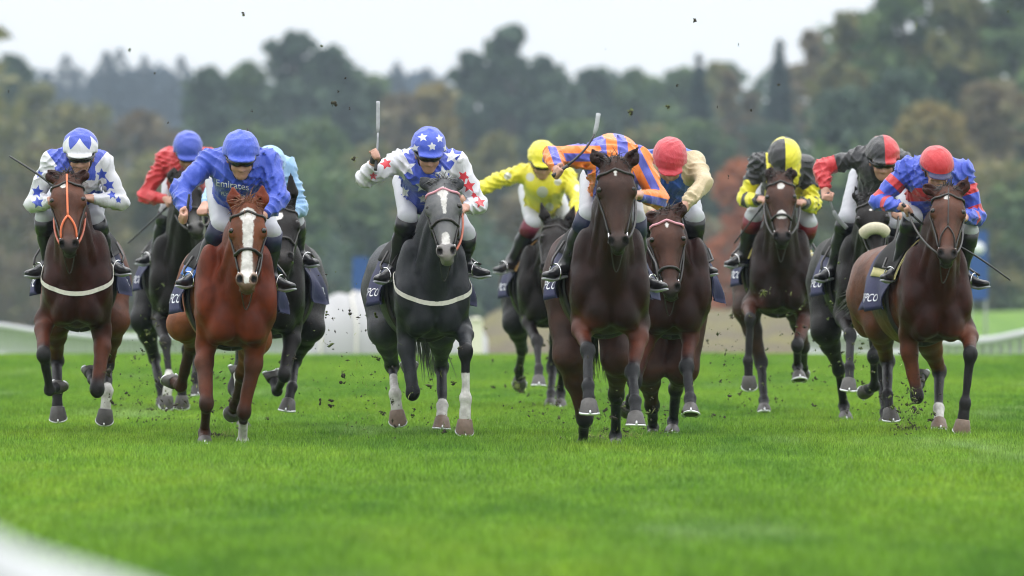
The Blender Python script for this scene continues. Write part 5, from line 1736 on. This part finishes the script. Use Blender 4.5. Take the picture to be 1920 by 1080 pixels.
FIELD = [
 dict(key='stars_left', face=(.085, .034, .021), arm=(.085, .024, .011), front_shade=.16, s=275, c=(146, 628), yaw=0.5, label='bay racehorse with orange face strap and white breast girth, leftmost of the field',
      poll=(126, 333), muz=(129, 470), ears=((88, 318), (164, 316)), pf=.50,
      fA=((84, 600), (82, 664), (93, 732), (112, 722)), fAs=(1, -1, -1),
      fB=((191, 622), (182, 730), (174, 712), (169, 692)), fBs=(1, -1, -1),
      hA=(None, (106, 676), (107, 734), (109, 784)), hB=(None, (201, 684), (201, 733), (196, 788), 1.82),
      coat=(.095, .031, .014), hair=(.02, .014, .012), marks=((.10, .105, -.02, .022, .016),), nose=0, ystrap=M_ORANGE, breast=1, reinmat=M_TAN, w=.92,
      j=dict(hd=(151, 276, 68), shA=(97, 303), shB=(191, 305), elA=(62, 382), haA=(97, 378), elB=(226, 379), haB=(171, 372), efA=1, efB=1,
             knA=(84, 408), knB=(178, 412), ftA=(64, 512), ftB=(229, 508), tilt=20, silk=silk_material('blue_silk_white_star_sleeves', BLUE, WHITE, BLUE),
             pattern=pat_star_sleeves, cap=silk_material('white_cap_blue_crown', WHITE, BLUE), cappat=cap_zigzag, grA=(-.8, 0, .55),
             label='jockey in blue jacket with blue stars on white sleeves and zigzag cap')),
 dict(key='red', s=233, c=(338, 606), yaw=4, label='near-black racehorse half hidden behind the chestnut, under the red-jacketed jockey',
      poll=(341, 330), muz=(370, 436), ears=((326, 312), (358, 312)), vox=.0155,
      fA=((300, 592), (310, 640), (317, 706), (312, 760), 1.82), fAs=(1, 1, 1), fB=((372, 596), (352, 655), (342, 715), (341, 760)), fBs=(1, -1, 1),
      hA=((270, 600), (290, 672), (300, 722), (306, 762)), hB=(None, (366, 662), (368, 706), (371, 740)),
      front_shade=.30, coat=(0.0074, 0.0069, 0.0069), hair=(.015, .014, .014), mealy=(.10, .10, .10),
      j=dict(hd=(352, 276, 57), shA=(311, 297), shB=(391, 297), elA=(272, 368), haA=(312, 374), elB=(415, 350), haB=(395, 385),
             knA=(314, 398), knB=(398, 400), ftA=(268, 490), ftB=(430, 480), tilt=34, silk=silk_material('red_silk', RED),
             cap=silk_material('blue_cap', (.04, .075, .44)), grA=(-.8, 0, -.6), label='jockey in plain red jacket with a blue cap, head down')),
 dict(key='royal', face=(.115, .038, .016), arm=(.085, .026, .012), front_shade=.36, s=290, c=(440, 664), yaw=6, label='chestnut racehorse with broad white blaze and one white foreleg',
      poll=(465, 386), muz=(463, 537), ears=((436, 348), (492, 348)), pf=.55, w=1.08,
      fA=((386, 648), (388, 757), (383, 812), (384, 838)), fAs=(1, -1, 1), fB=((477, 648), (457, 772), (455, 830), (455, 852), 1.32), fBs=(1, -1, 1),
      hA=((345, 608), (359, 645), (339, 724), (318, 711)), hAs=(-1, -1, -1), hB=(None, (455, 700), (440, 760), (436, 775)), hBs=(-1, -1, -1),
      coat=(.185, .060, .021), points=(0.0341, 0.0130, 0.0068), legdark=1, hair=(.19, .07, .03), muzzle=(.12, .055, .035), mealy=(.30, .24, .20), fl=.13,
      marks=((.085, .10, .0, .048, .046), (.10, .36, .003, .034, .026), (.36, .54, -.002, .030, .036)), nose=.335, pad=plain('light_blue_pad', (.06, .19, .62), .6), loop=1,
      j=dict(hd=(452, 281, 71), shA=(392, 302), shB=(503, 304), elA=(340, 354), haA=(346, 396), elB=(524, 372), haB=(493, 404), sl=1.08,
             knA=(414, 424), knB=(508, 436), ftA=(346, 530), ftB=(536, 536), tilt=22, silk=silk_material('royal_blue_silk', ROYAL), cap=silk_material('royal_blue_cap', (.04, .085, .52)),
             text=(('Emirates', 433, 352, 62, .14), ('FLY BETTER', 434, 368, 46, .14)), grA=(.1, -.2, 1), boottop=M_BOOTN,
             label='jockey in plain royal blue jacket and cap on the chestnut horse')),
 dict(key='sky', s=264, c=(507, 640), yaw=-3, label='black racehorse behind the right shoulder of the chestnut, under the light blue jockey',
      poll=(527, 388), muz=(533, 492), ears=((512, 372), (545, 322)), vox=.0145,
      fA=((468, 622), (462, 690), (450, 722), (444, 686), 2.0), fAs=(1, -1, -1), fB=((548, 612), (533, 703), (520, 733), (508, 697)), fBs=(1, -1, -1),
      hA=(None, (441, 728), (448, 780), (459, 808)), hB=(None, (552, 676), (547, 726), (538, 768)),
      front_shade=.30, coat=(0.0058, 0.0053, 0.0053), hair=(.012, .012, .012), marks=((.15, .17, -.02, .03, .03),), fleece=0,
      j=dict(hd=(506, 305, 60), shA=(455, 318), shB=(536, 314), elA=(404, 352), haA=(385, 384), elB=(562, 392), haB=(532, 402), efA=1,
             knA=(470, 420), knB=(553, 416), ftA=(440, 500), ftB=(583, 492), tilt=30, silk=silk_material('light_blue_silk', SKY),
             cap=silk_material('light_blue_cap', SKY), label='jockey in light blue jacket tucked behind the royal blue jockey')),
 dict(key='stars', front_shade=.55, s=280, c=(808, 648), yaw=8, label='dark grey racehorse with white face and white socks',
      poll=(829, 346), muz=(838, 483), ears=((790, 332), (864, 335)), pf=.5,
      fA=((763, 622), (774, 736), (770, 706), (767, 684)), fAs=(1, -1, -1), fB=((866, 616), (873, 660), (873, 747), (871, 808), 1.45), fBs=(1, -1, 1),
      hA=((722, 620), (735, 686), (741, 738), (746, 790), 1.40), hB=(None, (828, 688), (829, 760), (828, 802), 1.9),
      tint=(.95, 1.0, 1.08), coat=(.046, .049, .055), points=(0.0102, 0.0102, 0.0116), hair=(.10, .10, .10), face=(.125, .13, .14), muzzle=(.20, .19, .19),
      marks=((.08, .10, .0, .030, .034), (.09, .26, .004, .024, .010), (.42, .47, .0, .022, .026)), mealy=(.20, .19, .19), nose=.31, breast=1, reinmat=M_TAN, browmat=M_BEAD,
      pale=('fB', 'hA', 'hB'), tail=.9, droop=.32, swing=.40,
      j=dict(hd=(804, 273, 67), shA=(750, 303), shB=(857, 305), elA=(684, 334), haA=(701, 304), elB=(899, 384), haB=(872, 390), efA=.7, hfA=.6,
             knA=(764, 408), knB=(873, 440), ftA=(716, 522), ftB=(901, 512), tilt=24, silk=silk_material('blue_silk_white_stars', BLUE, WHITE, (.6, .03, .05)), glove='A',
             pattern=pat_stars_all, cap=silk_material('blue_cap_white_stars', (.045, .085, .5), WHITE), cappat=cap_stars, grA=(.05, -.1, 1), pnA=(.4, -1, 0),
             label='jockey in blue jacket and cap with white stars raising a whip')),
 dict(key='yellow', s=228, c=(1026, 618), yaw=4, label='dark grey racehorse at the back of the field under the yellow jockey',
      poll=(1046, 420), muz=(1026, 510), ears=((1014, 380), (1078, 382)), vox=.0155,
      fA=((990, 596), (1007, 640), (1010, 690), (1010, 722)), fAs=(1, 1, 1), fB=((1062, 610), (1053, 690), (1051, 735), (1050, 766)), fBs=(1, -1, 1),
      hA=((968, 606), (979, 656), (973, 694), (974, 720)), hAs=(-1, -1, -1), hB=(None, (1036, 690), (1033, 738), (1032, 764)),
      front_shade=.30, coat=(0.0105, 0.0105, 0.0113), hair=(.02, .02, .02), nose=0, pad=plain('tan_pad', (.42, .24, .09), .7), tail=.9,
      j=dict(hd=(1017, 293, 56), shA=(980, 326), shB=(1062, 332), elA=(932, 338), haA=(884, 366), elB=(1085, 374), haB=(1077, 402), efA=.5, hfA=.5,
             knA=(998, 418), knB=(1066, 420), ftA=(938, 506), ftB=(1100, 500), tilt=26, silk=silk_material('yellow_silk', YEL, (.55, .55, .50)), pattern=pat_spots,
             cap=silk_material('yellow_cap', YEL), boottop=plain('maroon_boot_top', (.14, .012, .035), .5), bt=.0,
             label='jockey in yellow jacket with pale spots, one arm stretched sideways')),
 dict(key='stripes', face=(.042, .020, .015), arm=(.075, .021, .011), front_shade=.20, s=300, c=(1141, 642), yaw=4.5, label='dark bay racehorse with small star leading the middle of the field',
      poll=(1153, 306), muz=(1160, 466), ears=((1109, 279), (1196, 277)), pf=.55,
      fA=((1090, 602), (1102, 658), (1103, 724), (1105, 773)), fAs=(1, 1, 1), fB=((1198, 606), (1186, 698), (1191, 752), (1192, 796)), fBs=(1, 1, 1),
      hA=((1070, 668), (1096, 785), (1093, 830), (1093, 846)), hAs=(-1, -1, 1), hB=((1160, 672), (1156, 738), (1154, 818), (1154, 843)), hBs=(-1, -1, 1),
      coat=(.044, .018, .012), points=(0.0102, 0.0109, 0.0130), hair=(.016, .013, .012), marks=((.085, .11, .0, .010, .006),), nose=0, w=.98, tail=.9, droop=.32, swing=.12,
      j=dict(hd=(1150, 338, 62), shA=(1112, 292), shB=(1197, 300), elA=(1036, 291), haA=(1046, 318), elB=(1234, 374), haB=(1198, 366), tilt=60, hump=.045, pd=.10, efA=.6, hfA=1, sl=1.0,
             knA=(1104, 404), knB=(1190, 410), ftA=(1034, 516), ftB=(1232, 536), silk=silk_material('orange_purple_striped_silk', ORANGE, PURP), pattern=pat_stripes, hf=.20,
             cap=silk_material('purple_cap', PURP), grA=(.5, 0, .8), pnA=(0, -1, 0), boottop=M_BOOTN,
             label='jockey in orange and purple striped jacket, face hidden behind his horse')),
 dict(key='beige', face=(.060, .025, .017), arm=(.065, .020, .012), front_shade=.20, s=279, c=(1262, 642), yaw=1, label='bay racehorse with red and white browband beside the leading dark bay',
      poll=(1249, 402), muz=(1258, 552), ears=((1214, 408), (1279, 376)), pf=.55,
      fA=((1222, 620), (1190, 716), (1184, 748), (1177, 768)), fAs=(1, -1, -1), fB=((1291, 614), (1287, 688), (1294, 748), (1295, 776)), fBs=(1, 1, 1),
      hA=((1214, 690), (1223, 760), (1224, 802), (1224, 824)), hAs=(-1, -1, 1), hB=((1280, 690), (1268, 728), (1262, 790), (1260, 816)), hBs=(-1, -1, 1),
      coat=(.055, .023, .015), points=(0.0102, 0.0106, 0.0123), hair=(.03, .022, .02), marks=((.095, .12, .0, .012, .006),), nose=.40, browmat=M_BEAD,
      j=dict(hd=(1256, 295, 67), shA=(1216, 306), shB=(1302, 304), elA=(1196, 360), haA=(1222, 400), elB=(1321, 342), haB=(1285, 384),
             knA=(1222, 400), knB=(1302, 408), ftA=(1200, 500), ftB=(1328, 508), tilt=42, silk=silk_material('blue_silk_beige_sleeves', (.03, .10, .46), BEIGE), pattern=pat_sleeves,
             cap=silk_material('crimson_cap', CRIM), gog=0, label='jockey in blue jacket with beige sleeves and crimson cap')),
 dict(key='blackyellow', face=(.062, .028, .020), arm=(.060, .022, .014), front_shade=.16, s=241, c=(1464, 600), yaw=2, w=.96, label='dark bay racehorse with white nose patch under the black and yellow jockey',
      poll=(1463, 332), muz=(1467, 454), ears=((1446, 312), (1484, 312)), vox=.0145,
      fA=((1408, 570), (1407, 598), (1403, 676), (1405, 724)), fAs=(1, -1, 1), fB=((1508, 590), (1495, 648), (1495, 688), (1499, 712)), fBs=(1, -1, 1),
      hA=(None, (1427, 680), (1432, 750), (1433, 774)), hB=(None, (1506, 650), (1506, 690), (1504, 702)), hBs=(-1, -1, -1),
      coat=(.040, .020, .014), hair=(.015, .013, .012), marks=((.11, .125, .0, .026, .022), (.355, .36, .0, .036, .036)), nose=.36,
      pad=plain('yellow_pad', (.55, .47, .12), .6),
      j=dict(hd=(1471, 294, 64), shA=(1424, 306), shB=(1511, 310), elA=(1396, 374), haA=(1426, 374), elB=(1524, 384), haB=(1504, 380),
             knA=(1412, 408), knB=(1516, 418), ftA=(1372, 494), ftB=(1530, 492), tilt=46, silk=silk_material('black_yellow_silk', BLACK, YEL), pattern=pat_black_yellow,
             cap=silk_material('black_yellow_quartered_cap', BLACK, YEL), cappat=cap_quarters(1), boottop=plain('dark_red_boot_top', (.16, .012, .02), .5), gog=0,
             label='jockey in black and yellow jacket with quartered black and yellow cap')),
 dict(key='blackred', s=255, c=(1630, 622), yaw=5, label='near-black racehorse with cream sheepskin noseband',
      poll=(1632, 374), muz=(1646, 486), ears=((1603, 345), (1664, 350)), vox=.0145,
      fA=((1580, 588), (1594, 628), (1593, 688), (1591, 730)), fAs=(1, 1, 1), fB=((1660, 600), (1638, 668), (1640, 724), (1622, 734)), fBs=(1, -1, -1),
      hA=((1548, 618), (1573, 692), (1583, 762), (1586, 790)), hAs=(-1, -1, 1), hB=(None, (1656, 722), (1658, 772), (1660, 802)),
      front_shade=.30, coat=(0.0069, 0.0058, 0.0050), points=(0.0095, 0.0095, 0.0109), hair=(.018, .016, .016), marks=((.15, .16, -.01, .010, .008),), nose=.33, fleece=1,
      j=dict(hd=(1655, 288, 65), shA=(1612, 296), shB=(1692, 304), elA=(1540, 314), haA=(1547, 356), elB=(1712, 360), haB=(1690, 392), efA=.5, hfA=.6,
             knA=(1588, 410), knB=(1684, 420), ftA=(1540, 520), ftB=(1720, 500), tilt=20, silk=silk_material('black_silk_red_forearms', BLACK, RED), pattern=pat_red_forearms,
             cap=silk_material('black_red_quartered_cap', BLACK, RED), cappat=cap_quarters(1), grA=(.6, -.2, -.7), pnA=(.6, -.6, 0),
             label='jockey in black jacket with red forearms and quartered black and red cap')),
 dict(key='hoops', face=(.080, .032, .020), arm=(.095, .028, .012), front_shade=.16, s=272, c=(1749, 655), yaw=11, w=.97, label='bay racehorse with white star and thin face strap, rightmost of the field',
      poll=(1778, 357), muz=(1776, 487), ears=((1722, 344), (1817, 329)), pf=.5,
      fA=((1704, 626), (1720, 742), (1724, 720), (1727, 698)), fAs=(1, -1, -1), fB=((1812, 618), (1820, 664), (1810, 754), (1803, 808)), fBs=(1, -1, 1),
      hA=((1650, 612), (1664, 676), (1664, 740), (1671, 786)), hB=(None, (1761, 696), (1760, 766), (1761, 804), 1.92),
      coat=(.100, .034, .015), hair=(.018, .014, .012), marks=((.085, .10, -.01, .016, .018),), nose=0, ystrap=M_LEATHER, yr=.005, breast=0,
      pale=('hB', 'fB'), pad=plain('pale_yellow_pad', (.52, .47, .20), .6),
      j=dict(hd=(1757, 309, 66), shA=(1702, 318), shB=(1803, 320), elA=(1645, 378), haA=(1690, 388), elB=(1832, 406), haB=(1808, 408),
             knA=(1712, 408), knB=(1816, 432), ftA=(1664, 520), ftB=(1836, 532), tilt=32, silk=silk_material('blue_silk_red_hoops', (.045, .085, .52), RED), pattern=pat_hoops, gog=0,
             cap=silk_material('red_cap_dark_band', RED, (.03, .03, .10)), cappat=cap_band, grA=(.8, -.2, -.5),
             label='jockey in blue jacket with red hoops and red cap')),
]
RIDERS = {}
for h in FIELD:
    G = jockey_points(h)
    h['hands'] = (G['wrA'] + unit(G['wrA'] - G['elA']) * .06, G['wrB'] + unit(G['wrB'] - G['elB']) * .06)
    if h['key'] in ('stars', 'yellow', 'stripes', 'blackred', 'royal'):
        h['hands'] = (None, h['hands'][1])
    h['feet'] = G['ft']
    root, S = horse(h)
    jockey(h, G, S)
    RIDERS[h['key']] = (h, G)

def held(key, pts, label, **kw):
    """whip of a rider: pixel points with forward offsets, the first given point may be 'A' (that hand's grip)"""
    if key not in RIDERS: return
    h, G = RIDERS[key]; D = FPX / h['s']
    q = []
    for p in pts:
        if p in ('A', 'B'):
            q.append(G['grip'][0 if p == 'A' else 1])
        else:
            q.append(wp(p[0], p[1], D - p[2]))
    whip(q, label, **kw)
held('stars_left', [(104, 352, .22), (70, 326, .15), (18, 293, .05)], 'black whip jutting up over the shoulder of the star-sleeved jockey', r=.009)
held('red', ['A', (275, 424, .1), (240, 456, -.1)], 'dark whip angled down beside the red jockey', r=.008)
held('royal', [(350, 412, .34), (352, 388, .36), (355, 364, .36)], 'short black whip handle gripped by the royal blue jockey', r=.011)
held('sky', [(472, 275, -.1), (467, 255, -.12), (464, 241, -.14)], 'black whip tip showing above the royal blue cap', r=.010)
held('stars', [(704, 320, .28), (708, 264, .25), (709, 190, .2)], 'whip held straight up by the jockey with white stars', r=.0085, pad=.42, handle=.3)
held('stripes', [(1036, 330, .40), (1062, 312, .38), (1095, 282, .34), (1115, 250, .3), (1122, 213, .26)], 'bent whip with pale flat end raised by the striped jockey', r=.009, pad=.25, handle=.3)
held('blackyellow', [(1432, 384, .25), (1404, 420, .15), (1377, 456, .05)], 'thin dark whip lying along the boot of the black and yellow jockey', r=.007)
held('blackred', ['A', (1566, 402, .12), (1588, 428, .08)], 'grey whip pointing down from the bare hand of the black and red jockey', r=.010, pad=.6)
held('hoops', [(1692, 382, .26), (1735, 424, .22), (1830, 480, .15), (1894, 525, .08)], 'long black whip crossing behind the head of the rightmost horse', r=.0085)
# ------------------------------------------------------------------ turf thrown up by the hooves
def soil_material():
    m, nt, b = new_mat('kicked_turf')
    geo = nd(nt, 'ShaderNodeNewGeometry')
    c = mixc(nt, ramp(nt, geo.outputs['Random Per Island'], .55, .75), (.030, .024, .015), (.075, .10, .022))
    nt.links.new(c, b.inputs['Base Color']); b.inputs['Roughness'].default_value = .95
    return m
M_SOIL = soil_material()
M_GRASSBIT = plain('torn_grass', (.20, .24, .045), .7, var=.4, scale=20, bmp=0)

def lump(v, f, c, r, rr, el=1.0):
    """small uneven clod: a displaced octahedron"""
    k = len(v)
    ax = unit(V(rr.gauss(0, 1), rr.gauss(0, 1), rr.gauss(0, 1)))
    ds = [V(1, 0, 0), V(-1, 0, 0), V(0, 1, 0), V(0, -1, 0), V(0, 0, 1), V(0, 0, -1)]
    for d in ds:
        q = d * r * rr.uniform(.6, 1.3)
        v.append(c + q + ax * (q @ ax) * (el - 1))
    for a, b in ((0, 2), (2, 1), (1, 3), (3, 0)):
        f.append((k + a, k + b, k + 4)); f.append((k + b, k + a, k + 5))

def spray():
    rr = random.Random(21)
    v, f = [], []; gv, gf = [], []
    # (px, py, spread x, spread y, depth, bits)
    for x, y, sx, sy, dp, n in ((330, 690, 55, 60, 66, 260), (255, 730, 50, 45, 58, 90), (300, 790, 60, 25, 62, 80), (410, 720, 25, 70, 59, 110), (680, 640, 45, 80, 58, 60),
                                (690, 740, 70, 60, 57, 70), (790, 760, 60, 60, 57, 80), (1020, 700, 45, 60, 70, 160), (1045, 790, 60, 25, 62, 70), (1130, 780, 60, 40, 55, 90),
                                (1200, 790, 60, 40, 57, 90), (1350, 690, 70, 60, 62, 70), (1440, 760, 40, 20, 65, 40), (1500, 640, 60, 60, 64, 70), (1600, 680, 40, 70, 62, 150), (1705, 770, 22, 40, 58, 150),
                                (1330, 620, 80, 50, 66, 40), (540, 700, 70, 60, 60, 50), (960, 400, 900, 260, 60, 36)):
        for i in range(n):
            px, py = rr.gauss(x, sx), rr.gauss(y, sy)
            d = dp + rr.gauss(0, 1.2)
            p = wp(px, py, d)
            if p[2] < .03: p[2] = rr.uniform(.04, .2)
            r = min(.012, .0024 + rr.expovariate(1 / .0026))
            lump(v, f, p, r, rr, rr.uniform(1, 3.0))
            if r > .007:
                for _ in range(3):
                    lump(v, f, p + V(rr.gauss(0, r), rr.gauss(0, r), rr.gauss(0, r)), r * rr.uniform(.4, .8), rr, rr.uniform(1, 2))
            if rr.random() < .22:
                a = unit(V(rr.gauss(0, 1), rr.gauss(0, 1), rr.gauss(0, 1))); b = unit(np.cross(a, V(.2, .3, 1))); k = len(gv); L_ = rr.uniform(.012, .038)
                q = p + V(rr.gauss(0, .05), rr.gauss(0, .05), rr.gauss(0, .05))
                mid_ = q + b * L_ * .25
                gv += [q - a * L_, mid_ - b * .0028, q + a * L_, mid_ + b * .0028]; gf.append((k, k + 1, k + 2, k + 3))
    o = mesh_obj('debris', np.array(v), f, M_SOIL, None, False)
    tag(o, 'spray of fine dark soil thrown up round the hooves', 'turf spray', kind='stuff')
    o = mesh_obj('grass_litter', np.array(gv), gf, M_GRASSBIT, None, False)
    tag(o, 'torn yellow-green grass blades flying round the hooves', 'grass blades', kind='stuff')
spray()

def clod(px, py, r, depth, label, group=None, el=1.6, green=False, seed=1):
    rr = random.Random(seed + int(px))
    c = wp(px, py, depth)
    v, f = [], []
    n = 5
    S_ = SDF()
    for i in range(n):
        S_.ell(c + V(rr.gauss(0, r * .5), rr.gauss(0, r * .5), rr.gauss(0, r * .5 * el)), r * rr.uniform(.4, .75), None, r * .3)
    v, f = S_.mesh(r * .28)
    org = c
    root = empty('turf_clod', org, label, 'clod', group)
    mesh_obj('soil', v, f, M_SOIL, root, False, org)
    m = MB()
    for i in range(16 if green else 5):
        d = unit(V(rr.gauss(0, 1), rr.gauss(0, 1), rr.gauss(0.3, 1)))
        m.tube([c, c + d * r * rr.uniform(.9, 1.6), c + d * r * rr.uniform(1.7, 2.4) + V(0, 0, -r * .4)], [r * .12, r * .10, r * .02], 3, caps=False)
    m.build('grass_roots', M_GRASSBIT if green else M_SOIL, root, org)
def divot(px, py, depth, label, r=.05):
    """torn patch of earth with a lip of turned turf"""
    c = wp(px, py, depth); c[2] = .035
    rr = random.Random(int(px)); v, f = [], []
    for i in range(60):
        lump(v, f, c + V(rr.gauss(0, r * 1.6), rr.gauss(0, r * 2), rr.uniform(0, .03)), r * rr.uniform(.1, .35), rr, 1.3)
    root = empty('turf_divot', c, label, 'divot')
    mesh_obj('soil', np.array(v), f, M_SOIL, root, False, c)
    m = MB()
    for i in range(14):
        p = c + V(rr.gauss(0, r * 1.6), rr.gauss(0, r), .01); dd = unit(V(rr.gauss(0, 1), rr.gauss(0, 1), 1.1))
        m.tube([p, p + dd * .04, p + dd * .07 + V(rr.gauss(0, .02), 0, 0)], [.003, .0025, .0005], 3, caps=False)
    m.build('torn_blades', M_GRASSBIT, root, c)
divot(1116, 832, 55.6, 'torn patch of earth just right of the leading dark bay\'s planted hind hoof', .05)
divot(1174, 822, 56.0, 'torn patch of earth beside the second planted hind hoof of the leading dark bay', .035)
divot(420, 832, 56.5, 'torn patch of earth between the planted forelegs of the chestnut', .035)
divot(1700, 812, 59.5, 'torn patch of earth under the lifted foreleg of the rightmost horse', .035)
G_CL = 'clods of turf flying above the field'
clod(641, 702, .020, 57, 'long upright clod of turf hanging between the black horse and the grey horse', None, 3.0)
clod(1183, 210, .020, 64, 'blurred yellow-green tuft of turf flying above the crimson cap', None, 1.0, True)
clod(1252, 200, .014, 63, 'small yellow-green tuft of turf right of the larger flying tuft', None, 1.0, True)
clod(626, 194, .017, 58, 'cluster of dark clods high above the gap before the raised whip')
clod(664, 297, .014, 58, 'yellowish scrap of turf left of the raised whip hand', None, 1.3, True)
clod(456, 27, .010, 57, 'lone dark clod against the white sky above the royal blue cap')
clod(1303, 37, .010, 57, 'lone dark clod against the white sky above the crimson cap')
clod(1430, 548, .018, 62.5, 'yellow-green tuft of turf against the chest of the black and yellow rider\'s horse', None, 1.0, True)
clod(203, 700, .022, 57, 'dark clod of turf beside the hind leg of the leftmost horse', None, 1.2)
clod(432, 750, .014, 58, 'green tuft of turf between the forelegs of the chestnut horse', None, 1.4, True)
clod(968, 724, .020, 69, 'green turf stuck to the lifted hoof of the grey horse at the back', None, 1.2, True)
for px, py, r in ((243, 93, .008), (603, 86, .007), (290, 138, .006), (648, 147, .007), (634, 172, .007), (655, 203, .006), (1270, 160, .008), (1384, 84, .006), (315, 230, .006), (472, 208, .006), (16, 172, .006), (760, 384, .007),
                  (1366, 330, .007), (1408, 207, .007), (705, 590, .012), (755, 610, .012), (612, 590, .012), (655, 585, .012), (620, 760, .012), (600, 752, .012), (735, 755, .010), (1245, 550, .012), (1345, 200, .006)):
    clod(px, py, r, 58, 'small dark clod of turf flying over the field', G_CL, 1.5, False, 5)

# ------------------------------------------------------------------ damp autumn air
def haze():
    x0, x1, y0, y1, z0, z1 = -1000, 1000, -30, 2650, -6, 110
    o = mesh_obj('haze', [(x, y, z) for x in (x0, x1) for y in (y0, y1) for z in (z0, z1)],
                 [(0, 1, 3, 2), (4, 6, 7, 5), (0, 4, 5, 1), (2, 3, 7, 6), (0, 2, 6, 4), (1, 5, 7, 3)], None, None, False)
    m = bpy.data.materials.new('haze_air'); m.use_nodes = True
    nt = m.node_tree; nt.nodes.clear()
    out = nt.nodes.new('ShaderNodeOutputMaterial'); pv = nt.nodes.new('ShaderNodeVolumePrincipled')
    pv.inputs['Color'].default_value = (.70, .85, 1.0, 1)
    pv.inputs['Density'].default_value = .00014
    pv.inputs['Anisotropy'].default_value = .0
    nt.links.new(pv.outputs[0], out.inputs['Volume'])
    m.cycles.homogeneous_volume = True
    o.data.materials.append(m)
    tag(o, 'thin grey-blue haze over the course and wood', 'haze', kind='stuff')
haze()
